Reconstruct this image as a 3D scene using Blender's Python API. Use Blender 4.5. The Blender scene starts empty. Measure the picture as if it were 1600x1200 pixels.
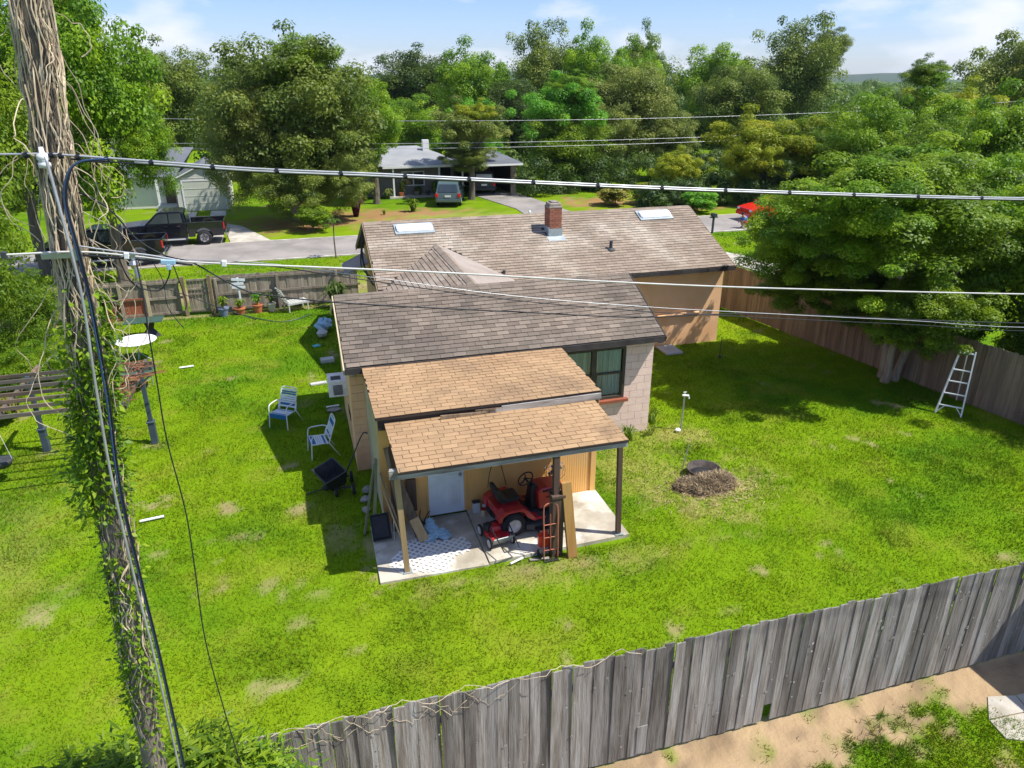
import bpy, math, random
import numpy as np
from mathutils import Vector, Matrix, Euler
R = math.radians
S = bpy.context.scene
C = S.collection
random.seed(7)

# ------------------------------------------------------------------ camera, sky, sun
H = 8.6
cam = bpy.data.objects.new('camera', bpy.data.cameras.new('camera'))
C.objects.link(cam); S.camera = cam
cam.location = (0, 0, H)
cam.rotation_euler = (R(90 - 22.97), 0, R(-16.6))
cam.data.lens = 25.425; cam.data.sensor_width = 36
cam.data.clip_start = 0.1; cam.data.clip_end = 6000

SUN = Vector((.57, -.29, 1.0)).normalized()
sun = bpy.data.objects.new('sun', bpy.data.lights.new('sun', 'SUN'))
C.objects.link(sun)
sun.rotation_euler = SUN.to_track_quat('Z', 'Y').to_euler()
sun.data.energy = 3.3; sun.data.angle = R(.5); sun.data.color = (1, .955, .88)

W = bpy.data.worlds.new('World'); S.world = W; W.use_nodes = True
nt = W.node_tree; nt.nodes.clear()
def wn(t, **k):
    n = nt.nodes.new(t)
    for a, b in k.items(): setattr(n, a, b)
    return n
sky = wn('ShaderNodeTexSky', sky_type='NISHITA', sun_disc=False)
sky.sun_elevation = math.asin(SUN.z); sky.sun_rotation = math.atan2(SUN.x, SUN.y)
sky.air_density = 1.0; sky.dust_density = .3; sky.ozone_density = 2.0
hs = wn('ShaderNodeHueSaturation'); hs.inputs['Saturation'].default_value = 1.3; hs.inputs['Value'].default_value = 1.0
tc = wn('ShaderNodeTexCoord'); mp = wn('ShaderNodeMapping'); mp.inputs['Scale'].default_value = (1.5, 1.5, 4.2)
mp.inputs['Location'].default_value = (.35, .1, .42)
nz = wn('ShaderNodeTexNoise'); nz.inputs['Scale'].default_value = 2.4; nz.inputs['Detail'].default_value = 7; nz.inputs['Roughness'].default_value = .52
cr = wn('ShaderNodeValToRGB'); cr.color_ramp.elements[0].position = .50; cr.color_ramp.elements[1].position = .62
cl = wn('ShaderNodeMixRGB'); cl.inputs[2].default_value = (3.1, 3.25, 3.6, 1)
bg = wn('ShaderNodeBackground'); bg.inputs[1].default_value = .15
out = wn('ShaderNodeOutputWorld')
k = nt.links.new
tint = wn('ShaderNodeMixRGB', blend_type='MULTIPLY'); tint.inputs[0].default_value = 1; tint.inputs[2].default_value = (.55, .62, .88, 1)
gm_ = wn('ShaderNodeGamma'); gm_.inputs[1].default_value = .75
k(sky.outputs[0], gm_.inputs[0]); k(gm_.outputs[0], hs.inputs['Color']); k(hs.outputs[0], tint.inputs[1]); k(tc.outputs['Generated'], mp.inputs[0]); k(mp.outputs[0], nz.inputs['Vector'])
k(nz.outputs['Fac'], cr.inputs[0]); k(cr.outputs[0], cl.inputs[0]); k(tint.outputs[0], cl.inputs[1]); k(cl.outputs[0], bg.inputs[0]); k(bg.outputs[0], out.inputs[0])
S.view_settings.view_transform = 'Standard'; S.view_settings.look = 'None'
S.view_settings.exposure = 1.05; S.view_settings.gamma = 1
S.render.engine = 'CYCLES'
S.cycles.max_bounces = 6; S.cycles.transparent_max_bounces = 6

# ------------------------------------------------------------------ materials
MATS = {}
def pm(name, c1, c2=None, scale=4, rough=.8, bump=0, bscale=None, rnd=0, stretch=(1, 1, 1), metal=0, spec=.3,
       c3=None, s3=.6, lo=.35, hi=.65, coat=0, world=False, detail=5, vcol=None, trans=0):
    m = bpy.data.materials.new(name); m.use_nodes = True
    t = m.node_tree; N = t.nodes; L = t.links.new; b = N['Principled BSDF']
    b.inputs['Roughness'].default_value = rough; b.inputs['Metallic'].default_value = metal
    b.inputs['Specular IOR Level'].default_value = spec; b.inputs['Coat Weight'].default_value = coat
    c4 = lambda c: tuple(c) + (1,)
    co = N.new('ShaderNodeNewGeometry' if world else 'ShaderNodeTexCoord')
    cs = co.outputs['Position'] if world else co.outputs['Object']
    mpn = N.new('ShaderNodeMapping'); mpn.inputs['Scale'].default_value = stretch; L(cs, mpn.inputs[0])
    if not world:
        oi0 = N.new('ShaderNodeObjectInfo'); ad = N.new('ShaderNodeVectorMath'); ad.operation = 'SCALE'
        cb = N.new('ShaderNodeCombineXYZ')
        for i in range(3): L(oi0.outputs['Random'], cb.inputs[i])
        L(cb.outputs[0], ad.inputs[0]); ad.inputs['Scale'].default_value = 37
        L(ad.outputs[0], mpn.inputs['Location'])
    def noise(sc, d=detail):
        n = N.new('ShaderNodeTexNoise'); n.inputs['Scale'].default_value = sc; n.inputs['Detail'].default_value = d
        n.inputs['Roughness'].default_value = .6; L(mpn.outputs[0], n.inputs['Vector']); return n
    def ramp(src, a, z):
        r = N.new('ShaderNodeMapRange'); r.inputs[1].default_value = a; r.inputs[2].default_value = z; L(src, r.inputs[0]); return r.outputs[0]
    rgb = N.new('ShaderNodeRGB'); rgb.outputs[0].default_value = c4(c1); cur = rgb.outputs[0]
    if vcol:
        a = N.new('ShaderNodeAttribute'); a.attribute_name = vcol; cur = a.outputs['Color']
    def mix(a, bcol, fac, bt='MIX'):
        n = N.new('ShaderNodeMixRGB'); n.blend_type = bt
        L(a, n.inputs[1])
        if isinstance(bcol, tuple): n.inputs[2].default_value = bcol
        else: L(bcol, n.inputs[2])
        if isinstance(fac, float): n.inputs[0].default_value = fac
        else: L(fac, n.inputs[0])
        return n.outputs[0]
    if c2: cur = mix(cur, c4(c2), ramp(noise(scale).outputs['Fac'], lo, hi))
    if c3: cur = mix(cur, c4(c3), ramp(noise(s3, 6).outputs['Fac'], .5, .68))
    if rnd:
        oi = N.new('ShaderNodeObjectInfo'); at = N.new('ShaderNodeAttribute'); at.attribute_name = 'rnd'
        s = N.new('ShaderNodeMath'); s.operation = 'ADD'; L(oi.outputs['Random'], s.inputs[0]); L(at.outputs['Fac'], s.inputs[1])
        fr = N.new('ShaderNodeMath'); fr.operation = 'FRACT'; L(s.outputs[0], fr.inputs[0])
        mr = N.new('ShaderNodeMapRange'); mr.inputs[3].default_value = 1 - rnd; mr.inputs[4].default_value = 1 + rnd; L(fr.outputs[0], mr.inputs[0])
        v = N.new('ShaderNodeVectorMath'); v.operation = 'SCALE'; L(cur, v.inputs[0]); L(mr.outputs[0], v.inputs['Scale']); cur = v.outputs[0]
    L(cur, b.inputs['Base Color'])
    if bump:
        bn = N.new('ShaderNodeBump'); bn.inputs['Strength'].default_value = 1; bn.inputs['Distance'].default_value = bump
        L(noise(bscale or scale * 4).outputs['Fac'], bn.inputs['Height']); L(bn.outputs[0], b.inputs['Normal'])
    if trans:
        tr = N.new('ShaderNodeBsdfTranslucent'); L(cur, tr.inputs[0]); mx = N.new('ShaderNodeMixShader'); mx.inputs[0].default_value = trans
        L(b.outputs[0], mx.inputs[1]); L(tr.outputs[0], mx.inputs[2]); L(mx.outputs[0], N['Material Output'].inputs[0])
    MATS[name] = m
    return m
M = MATS
pm('ground', (.1, .2, .02), vcol='col', world=True, rough=.97, bump=.03, bscale=9, spec=.03)
pm('grass', (.1, .2, .02), vcol='col', rough=.9, spec=.06, trans=.32)
pm('outer_ground', (.07, .13, .02), (.05, .09, .02), .05, world=True, spec=.1)
pm('road', (.32, .29, .265), (.24, .22, .20), .6, world=True, rough=.9, bump=.01, bscale=20, c3=(.20, .185, .17), s3=.5)
pm('concrete', (.50, .46, .39), (.34, .31, .25), 1.6, world=True, rough=.9, bump=.008, bscale=14, c3=(.60, .57, .50), s3=.9)
pm('slab', (.56, .51, .41), (.33, .29, .22), 1.1, world=True, rough=.88, bump=.008, bscale=18, c3=(.74, .71, .63), s3=1.3)
pm('edge_grey', (.05, .04, .035), rough=.95)
pm('edge_tan', (.23, .145, .085), rough=.95)
pm('shingle_grey', (.225, .18, .14), (.14, .118, .095), .55, world=True, rough=.92, bump=.008, bscale=30, rnd=.22, c3=(.12, .10, .085), s3=.45, spec=.15)
pm('shingle_main', (.30, .24, .185), (.24, .19, .145), .5, world=True, rough=.92, bump=.008, bscale=30, rnd=.16, c3=(.40, .345, .275), s3=.55, spec=.15)
pm('shingle_tan', (.40, .265, .145), (.345, .22, .12), .7, world=True, rough=.92, bump=.006, bscale=30, rnd=.10, c3=(.27, .18, .105), s3=.8, spec=.15)
pm('rolled_roof', (.36, .31, .265), (.29, .245, .205), 1.2, world=True, rough=.9, bump=.01, bscale=8, spec=.15)
pm('deck_dark', (.05, .04, .035), rough=.9)
pm('fascia', (.46, .44, .40), (.17, .15, .13), 3, rough=.9, stretch=(.4, 1, 3), bump=.01, world=True)
pm('fascia_dark', (.06, .055, .05), (.035, .03, .03), 3, rough=.9)
pm('stucco_peach', (.88, .54, .30), (.80, .48, .25), 1.0, world=True, rough=.95, bump=.006, bscale=25, c3=(.76, .42, .19), s3=.6)
pm('block_pink', (.82, .62, .53), (.74, .55, .46), 3, world=True, rough=.95, bump=.008, bscale=22, rnd=.05)
pm('mortar', (.60, .41, .31), rough=.95)
pm('wall_yellow', (.84, .49, .17), (.78, .44, .14), 1.2, world=True, rough=.85, bump=.002, c3=(.66, .42, .18), s3=.9)
pm('wall_tan', (.50, .36, .20), (.44, .31, .17), 1.5, world=True, rough=.9, bump=.003)
pm('trim_cream', (.55, .46, .30), (.42, .35, .22), 2, rough=.8)
pm('door_white', (.72, .78, .82), (.66, .72, .77), 2, rough=.45, c3=(.58, .62, .64), s3=1.5)
pm('metal', (.5, .5, .5), rough=.35, metal=1)
pm('chrome', (.75, .75, .75), rough=.18, metal=1)
pm('alum', (.74, .76, .78), (.62, .64, .66), 8, rough=.4, metal=.4, spec=.5)
pm('galv', (.45, .50, .51), (.36, .42, .43), 6, rough=.5, metal=.5)
pm('white_paint', (.8, .8, .79), (.72, .72, .70), 5, rough=.5)
pm('white_dome', (.82, .84, .86), (.70, .73, .75), 3, rough=.25, spec=.5)
pm('white_plastic', (.80, .81, .80), (.68, .68, .66), 6, rough=.5)
pm('frame_bronze', (.07, .065, .05), (.05, .045, .035), 5, rough=.5)
pm('glass', (.03, .04, .045), (.05, .06, .06), 1, rough=.08, spec=.9)
pm('curtain', (.85, .88, .84), (.62, .66, .60), 3, rough=.8, stretch=(9, 1, .4), c3=(.58, .56, .38), s3=1.2)
pm('sill_red', (.32, .10, .05), (.26, .08, .045), 6, rough=.85, bump=.004)
pm('brick', (.34, .14, .085), (.26, .105, .065), 5, rough=.9, rnd=.2, bump=.003)
pm('cap', (.38, .33, .28), (.2, .17, .14), 5, rough=.9, bump=.01)
pm('wood_grey', (.27, .25, .22), (.13, .115, .095), 2.2, rough=.92, stretch=(7, 7, .55), bump=.012, bscale=6, rnd=.42, c3=(.31, .305, .285), s3=1.0)
pm('knot_pale', (.50, .49, .46), (.36, .35, .32), 30, rough=.95)
pm('wood_fence_far', (.30, .255, .20), (.20, .165, .125), 2.2, rough=.92, stretch=(6, 6, .6), bump=.01, rnd=.22, c3=(.38, .33, .25), s3=1)
pm('wood_fence_side', (.25, .19, .135), (.16, .12, .085), 2.2, rough=.92, stretch=(6, 6, .5), bump=.01, rnd=.2)
pm('wood_rust', (.36, .12, .065), (.27, .09, .05), 3, rough=.85, stretch=(5, 5, .6), rnd=.15)
pm('wood_new', (.48, .34, .19), (.38, .26, .13), 2, rough=.8, stretch=(6, 6, .5), rnd=.15)
pm('wood_tan', (.46, .27, .09), (.38, .21, .065), 2, rough=.75, stretch=(5, 5, .4))
pm('wood_old', (.27, .20, .13), (.15, .105, .065), 2, rough=.9, stretch=(5, 5, .5), rnd=.25, bump=.01)
pm('wood_green', (.25, .23, .15), (.15, .15, .085), 2, rough=.9, stretch=(5, 5, .5), rnd=.2)
pm('post_brown', (.13, .085, .06), (.09, .06, .045), 3, rough=.7, stretch=(4, 4, .5))
pm('pergola_post', (.06, .085, .11), (.045, .065, .085), 4, rough=.7)
pm('pergola_slat', (.13, .115, .095), (.075, .065, .055), 3, rough=.9, stretch=(.4, 4, 4), rnd=.2, c3=(.22, .14, .08), s3=1)
pm('rust_dark', (.10, .085, .075), (.05, .04, .035), 8, rough=.8)
pm('rust', (.30, .13, .06), (.19, .08, .04), 12, rough=.9, bump=.004)
pm('red_paint', (.50, .014, .022), (.36, .014, .018), 7, rough=.38, coat=.4, spec=.5)
pm('red_orange', (.75, .05, .02), rough=.4, spec=.5)
pm('red_tube', (.50, .14, .07), (.30, .14, .09), 9, rough=.5)
pm('rubber', (.018, .018, .02), (.03, .03, .032), 9, rough=.8)
pm('black_plastic', (.014, .015, .018), (.025, .026, .03), 5, rough=.45, spec=.4)
pm('dark_grey', (.05, .055, .06), rough=.6)
pm('hub_white', (.62, .60, .60), (.45, .42, .42), 9, rough=.5)
pm('tarp_blue', (.30, .50, .66), (.42, .60, .72), 9, rough=.5, trans=.15)
pm('strap_blue', (.02, .16, .42), rough=.5, trans=.2)
pm('strap_white', (.72, .78, .82), rough=.5, trans=.2)
pm('can_cream', (.62, .50, .33), rough=.5)
pm('lid_red', (.32, .02, .025), rough=.4)
pm('tin_pale', (.58, .60, .62), rough=.5)
pm('truck_black', (.006, .007, .012), (.010, .011, .016), 3, rough=.16, coat=.6, spec=.6)
pm('green_car', (.075, .12, .125), rough=.2, coat=.6, spec=.6)
pm('tail_red', (.75, .01, .015), rough=.2)
pm('headlight', (.6, .62, .65), rough=.15, spec=.9)
pm('car_red', (.65, .015, .01), rough=.25, coat=.5)
pm('house_grey', (.22, .205, .19), (.19, .175, .16), 1, rough=.9)
pm('roof_pale', (.29, .30, .30), (.23, .24, .25), .6, rough=.9, world=True, bump=.01)
pm('roof_dark', (.15, .16, .18), (.11, .12, .14), .6, rough=.9, world=True)
pm('siding_pale', (.66, .65, .58), (.60, .59, .53), 1, rough=.8)
pm('garage_door', (.58, .60, .50), (.52, .54, .45), 1, rough=.7)
pm('brown_block', (.30, .25, .19), (.23, .19, .14), 3, rough=.9)
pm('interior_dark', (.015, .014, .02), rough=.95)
pm('pole_wood', (.27, .23, .18), (.17, .14, .11), 3, rough=.95, stretch=(6, 6, .4), bump=.015)
pm('vine_stem', (.66, .56, .40), (.46, .35, .23), 5, rough=.9, rnd=.25)
pm('cable_silver', (.52, .53, .54), (.38, .39, .40), 6, rough=.4, metal=.5)
pm('cable_white', (.60, .59, .55), (.48, .47, .43), 5, rough=.5)
pm('cable_black', (.016, .018, .024), rough=.5)
pm('cable_blue', (.03, .06, .13), rough=.4)
pm('bark', (.20, .17, .13), (.11, .09, .07), 4, rough=.95, stretch=(3, 3, .5), bump=.03)
pm('bark_pale', (.40, .34, .26), (.24, .20, .15), 3, rough=.95, stretch=(3, 3, .5), bump=.03)
pm('straw', (.26, .19, .10), (.13, .09, .05), 14, rough=.95, bump=.03, bscale=18, c3=(.12, .08, .05), s3=5)
pm('straw_blade', (.44, .34, .19), (.26, .18, .09), 6, rough=.9, rnd=.6)
pm('terracotta', (.52, .17, .07), (.44, .14, .06), 4, rough=.85)
pm('pot_blue', (.16, .20, .30), rough=.5)
pm('pot_cream', (.50, .46, .36), rough=.8)
pm('sign_white', (.68, .72, .76), rough=.7)
pm('dish_white', (.82, .82, .82), rough=.4)
pm('green_top', (.035, .08, .06), (.05, .10, .08), 4, rough=.35, spec=.5)
pm('stone', (.36, .34, .30), (.24, .22, .19), 4, rough=.95, bump=.02)
pm('stone_pale', (.52, .53, .50), (.40, .41, .38), 3, rough=.9, bump=.006)
pm('cyan', (.10, .50, .52), rough=.5)
pm('hills', (.045, .075, .03), (.03, .055, .025), .02, world=True)
pm('skin', (.45, .27, .19), rough=.7)
pm('shirt_blue', (.03, .16, .50), rough=.8)
pm('cloth_red', (.45, .02, .06), rough=.8)
pm('hair', (.03, .02, .015), rough=.8)
pm('knob_brass', (.45, .42, .38), rough=.3, metal=1)

def leafmat(name, a, b, c, trans=.35, rnd=.12):
    m = bpy.data.materials.new(name); m.use_nodes = True
    t = m.node_tree; N = t.nodes; L = t.links.new; p = N['Principled BSDF']
    at = N.new('ShaderNodeAttribute'); at.attribute_name = 'lc'
    r = N.new('ShaderNodeValToRGB'); e = r.color_ramp.elements
    e[0].color = tuple(a) + (1,); e[1].color = tuple(c) + (1,); e[0].position = .1; e[1].position = .9
    x = e.new(.5); x.color = tuple(b) + (1,)
    L(at.outputs['Fac'], r.inputs[0])
    oi = N.new('ShaderNodeObjectInfo'); mr = N.new('ShaderNodeMapRange'); mr.inputs[3].default_value = 1 - rnd; mr.inputs[4].default_value = 1 + rnd
    L(oi.outputs['Random'], mr.inputs[0]); v = N.new('ShaderNodeVectorMath'); v.operation = 'SCALE'
    L(r.outputs[0], v.inputs[0]); L(mr.outputs[0], v.inputs['Scale'])
    L(v.outputs[0], p.inputs['Base Color']); p.inputs['Roughness'].default_value = .5; p.inputs['Specular IOR Level'].default_value = .35
    tr = N.new('ShaderNodeBsdfTranslucent'); L(v.outputs[0], tr.inputs[0])
    mx = N.new('ShaderNodeMixShader'); mx.inputs[0].default_value = trans
    L(p.outputs[0], mx.inputs[1]); L(tr.outputs[0], mx.inputs[2]); L(mx.outputs[0], N['Material Output'].inputs[0])
    M[name] = m
leafmat('leaf_bright', (.09, .20, .010), (.20, .36, .014), (.34, .48, .02), .48)
leafmat('leaf_yellow', (.18, .26, .010), (.34, .40, .014), (.50, .50, .025), .48)
leafmat('leaf_oak', (.075, .135, .020), (.17, .24, .032), (.30, .36, .055), .44)
leafmat('leaf_dark', (.045, .095, .018), (.09, .155, .026), (.16, .22, .04), .42)
leafmat('leaf_olive', (.12, .17, .03), (.23, .29, .05), (.37, .41, .085), .44)
leafmat('leaf_mid', (.080, .160, .008), (.165, .275, .012), (.29, .41, .020), .48)
leafmat('leaf_fresh', (.08, .24, .018), (.16, .40, .025), (.27, .52, .04), .48)
leafmat('leaf_far', (.07, .13, .020), (.13, .21, .028), (.21, .30, .04), .42)
leafmat('leaf_purple', (.07, .012, .03), (.12, .02, .04), (.18, .035, .05), .3)
leafmat('leaf_flower', (.30, .22, .03), (.22, .25, .04), (.45, .35, .05), .3)

# ------------------------------------------------------------------ mesh builder
class MB:
    def __init__(s): s.v = []; s.f = []; s.r = []
    def add(s, vs, fs, r=None):
        o = len(s.v); s.v += [tuple(p) for p in vs]; s.f += [tuple(i + o for i in q) for q in fs]
        if r is None: r = random.random()
        s.r += [r] * len(vs)
    def box(s, c, d, rot=None):
        x, y, z = d[0] / 2, d[1] / 2, d[2] / 2
        vs = [Vector(p) for p in ((-x, -y, -z), (x, -y, -z), (x, y, -z), (-x, y, -z), (-x, -y, z), (x, -y, z), (x, y, z), (-x, y, z))]
        if rot is not None:
            m = rot if isinstance(rot, Matrix) else Euler(rot).to_matrix()
            vs = [m @ p for p in vs]
        c = Vector(c)
        s.add([p + c for p in vs], [(0, 3, 2, 1), (4, 5, 6, 7), (0, 1, 5, 4), (1, 2, 6, 5), (2, 3, 7, 6), (3, 0, 4, 7)])
        return s
    def bx(s, x0, x1, y0, y1, z0, z1): return s.box(((x0 + x1) / 2, (y0 + y1) / 2, (z0 + z1) / 2), (x1 - x0, y1 - y0, z1 - z0))
    def bar(s, p, q, w, h, up=(0, 0, 1)):
        p, q = Vector(p), Vector(q); d = q - p; L = d.length; d.normalize()
        up = Vector(up)
        if abs(d.dot(up)) > .98: up = Vector((0, 1, 0))
        a = d.cross(up).normalized(); b = a.cross(d)
        m = Matrix((d, a, b)).transposed()
        return s.box((p + q) / 2, (L, w, h), m)
    def tube(s, pts, r, n=8, closed=False, caps=True):
        pts = [Vector(p) for p in pts]; N = len(pts)
        rr = r if isinstance(r, (list, tuple)) else [r] * N
        vs = []; fs = []; ref = None
        for i, p in enumerate(pts):
            if closed: d = pts[(i + 1) % N] - pts[i - 1]
            else: d = pts[min(i + 1, N - 1)] - pts[max(i - 1, 0)]
            d = d.normalized() if d.length > 1e-9 else Vector((0, 0, 1))
            if ref is None: ref = d.orthogonal().normalized()
            ref = (ref - d * ref.dot(d))
            ref = ref.normalized() if ref.length > 1e-6 else d.orthogonal().normalized()
            b = d.cross(ref)
            for j in range(n):
                a = 2 * math.pi * j / n
                vs.append(p + (ref * math.cos(a) + b * math.sin(a)) * rr[i])
        for i in range(N if closed else N - 1):
            for j in range(n):
                a = i * n + j; b_ = i * n + (j + 1) % n; i2 = (i + 1) % N
                fs.append((a, b_, i2 * n + (j + 1) % n, i2 * n + j))
        if caps and not closed:
            fs.append(tuple(range(n - 1, -1, -1))); fs.append(tuple(range((N - 1) * n, N * n)))
        s.add(vs, fs); return s
    def cyl(s, p, q, r1, r2=None, n=14): return s.tube([p, q], [r1, r1 if r2 is None else r2], n)
    def lathe(s, c, prof, n=20, axis='z', wob=0):
        c = Vector(c); vs = []; fs = []
        for (r, z) in prof:
            for j in range(n):
                a = 2 * math.pi * j / n; rr = r * (1 + wob * math.sin(3 * a + z * 9))
                x, y = rr * math.cos(a), rr * math.sin(a)
                vs.append(c + (Vector((x, y, z)) if axis == 'z' else Vector((x, z, y)) if axis == 'y' else Vector((z, x, y))))
        for i in range(len(prof) - 1):
            for j in range(n):
                fs.append((i * n + j, i * n + (j + 1) % n, (i + 1) * n + (j + 1) % n, (i + 1) * n + j))
        s.add(vs, fs); return s
    def ring(s, c, Rr, r, nrm=(0, 0, 1), n=24, m=6):
        c = Vector(c); nrm = Vector(nrm).normalized(); a = nrm.orthogonal().normalized(); b = nrm.cross(a)
        return s.tube([c + (a * math.cos(2 * math.pi * i / n) + b * math.sin(2 * math.pi * i / n)) * Rr for i in range(n)], r, m, closed=True)
    def prism(s, poly, y0, y1, taper=None, axis='y'):
        n = len(poly); t = taper or (lambda z: 1.0); m = (y0 + y1) / 2; h = (y1 - y0) / 2
        vs = [(x, m - h * t(z), z) for x, z in poly] + [(x, m + h * t(z), z) for x, z in poly]
        if axis == 'z': vs = [(x, y, z) for (x, z, y) in [(p[0], p[1], p[2]) for p in vs]]; vs = [(a, c_, b_) for a, b_, c_ in [(v[0], v[2], v[1]) for v in vs]]
        if axis == 'x': vs = [(v[1], v[0], v[2]) for v in vs]
        fs = [tuple(range(n)), tuple(range(2 * n - 1, n - 1, -1))] + [(i, i + n, (i + 1) % n + n, (i + 1) % n) for i in range(n)]
        s.add(vs, fs); return s
    def slab(s, poly, z0, z1):
        n = len(poly); vs = [(x, y, z0) for x, y in poly] + [(x, y, z1) for x, y in poly]
        s.add(vs, [tuple(range(n - 1, -1, -1)), tuple(range(n, 2 * n))] + [(i, (i + 1) % n, (i + 1) % n + n, i + n) for i in range(n)]); return s
    def ell(s, c, d, n=12, m=8, jit=0, seed=1):
        rs = random.Random(seed); c = Vector(c); vs = []; fs = []
        for i in range(m + 1):
            t = math.pi * i / m
            for j in range(n):
                a = 2 * math.pi * j / n; q = 1 + rs.uniform(-jit, jit)
                vs.append(c + Vector((d[0] * math.sin(t) * math.cos(a) * q, d[1] * math.sin(t) * math.sin(a) * q, d[2] * math.cos(t) * q)))
        for i in range(m):
            for j in range(n): fs.append((i * n + j, (i + 1) * n + j, (i + 1) * n + (j + 1) % n, i * n + (j + 1) % n))
        s.add(vs, fs); return s
    def mesh(s, name, mat, off=(0, 0, 0), smooth=False):
        me = bpy.data.meshes.new(name)
        ox, oy, oz = off
        me.from_pydata([(x - ox, y - oy, z - oz) for x, y, z in s.v], [], s.f)
        a = me.attributes.new('rnd', 'FLOAT', 'POINT'); a.data.foreach_set('value', s.r)
        if mat: me.materials.append(M[mat] if isinstance(mat, str) else mat)
        if smooth: me.polygons.foreach_set('use_smooth', [True] * len(me.polygons))
        me.update(); return me
    def build(s, name, mat, parent=None, smooth=False, bevel=0, kind=None, label=None, wd=True):
        off = base(parent) if (parent is not None and wd) else (0, 0, 0)
        o = bpy.data.objects.new(name, s.mesh(name, mat, off, smooth)); C.objects.link(o)
        if parent is not None: o.parent = parent
        if bevel:
            b = o.modifiers.new('bevel', 'BEVEL'); b.width = bevel; b.segments = 2; b.limit_method = 'ANGLE'
        if kind: o['kind'] = kind
        if label: o['label'] = label
        return o
def base(o):
    v = Vector((0, 0, 0))
    while o is not None: v += o.location; o = o.parent
    return v
def thing(name, label, cat, loc=(0, 0, 0), rz=0, group=None):
    o = bpy.data.objects.new(name, None); C.objects.link(o); o.empty_display_size = .2
    o.location = loc; o.rotation_euler = (0, 0, rz); o['label'] = label; o['category'] = cat
    if group: o['group'] = group
    return o
def tag(o, label, cat, group=None):
    o['label'] = label; o['category'] = cat
    if group: o['group'] = group
    return o
def struct(o): o['kind'] = 'structure'; return o
def piece(name, me, loc, parent, rot=(0, 0, 0)):
    o = bpy.data.objects.new(name, me); C.objects.link(o); o.parent = parent
    o.location = Vector(loc) - base(parent); o.rotation_euler = rot; return o
def solo(mb, name, mat, label, cat, loc, **kw):   # a thing that is one mesh, origin at its base
    g = kw.pop('group', None)
    off = Vector(loc)
    o = bpy.data.objects.new(name, mb.mesh(name, mat, off, kw.get('smooth', False))); C.objects.link(o); o.location = off
    if kw.get('bevel'):
        b = o.modifiers.new('bevel', 'BEVEL'); b.width = kw['bevel']; b.segments = 2; b.limit_method = 'ANGLE'
    return tag(o, label, cat, g)
def smooth_path(pts, n=6):
    out = []; P = [Vector(p) for p in pts]
    for i in range(len(P) - 1):
        p0 = P[max(i - 1, 0)]; p1 = P[i]; p2 = P[i + 1]; p3 = P[min(i + 2, len(P) - 1)]
        for k_ in range(n):
            t = k_ / n
            out.append(.5 * ((2 * p1) + (p2 - p0) * t + (2 * p0 - 5 * p1 + 4 * p2 - p3) * t * t + (3 * p1 - p0 - 3 * p2 + p3) * t ** 3))
    out.append(P[-1]); return out

# ------------------------------------------------------------------ noise for ground colours
def vnoise(x, y, sc, seed):
    rs = np.random.RandomState(seed); g = rs.rand(257, 257)
    X = x / sc + 1000; Y = y / sc + 1000
    i = np.floor(X).astype(int); j = np.floor(Y).astype(int); u = X - i; v = Y - j
    u = u * u * (3 - 2 * u); v = v * v * (3 - 2 * v); i %= 256; j %= 256
    return (g[i, j] * (1 - u) + g[i + 1, j] * u) * (1 - v) + (g[i, j + 1] * (1 - u) + g[i + 1, j + 1] * u) * v
def fbm(x, y, sc, seed, o=4):
    t = 0; a = .5; n = 0
    for q in range(o): t = t + a * vnoise(x, y, sc, seed + q); n += a; a *= .55; sc *= .48
    return t / n
def blob(x, y, cx, cy, rx, ry, seed=3, soft=.35):
    d = np.sqrt(((x - cx) / rx) ** 2 + ((y - cy) / ry) ** 2) + (fbm(x, y, .5, seed) - .5) * 2.0 + (fbm(x, y, .13, seed + 7, 2) - .5) * 1.2
    return np.clip((1 - d) / soft, 0, 1)
SPOTS = [(-3.35, 13.2, .3, .2), (-1.75, 13.35, .25, .22), (-2.35, 13.4, .2, .12), (-1.2, 11.6, .25, .3), (-.65, 11.5, .2, .2), (-.35, 11.1, .3, .2),
         (-.7, 10.4, .3, .2), (-4.1, 18.2, .55, .3), (-6.45, 18.5, .6, .35), (-5.1, 12.1, .4, .3), (-4.6, 12.4, .25, .15), (-7.4, 16.1, .6, .4), (.1, 9.5, .45, .12),
         (-6.1, 11.2, .25, .2), (3.0, 7.7, .3, .2), (5.1, 8.1, .35, .15), (-.5, 14.2, .25, .2), (-2.2, 12.7, .3, .15), (2.2, 10.7, .8, .22), (3.6, 10.75, .7, .25),
         (4.7, 10.6, .7, .22), (-1.0, 17.2, .3, .12), (.0, 21.5, .4, 1.3), (-.2, 19.8, .4, .5), (.2, 12.8, .6, .9), (6.6, 8.6, .4, .2)]
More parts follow.
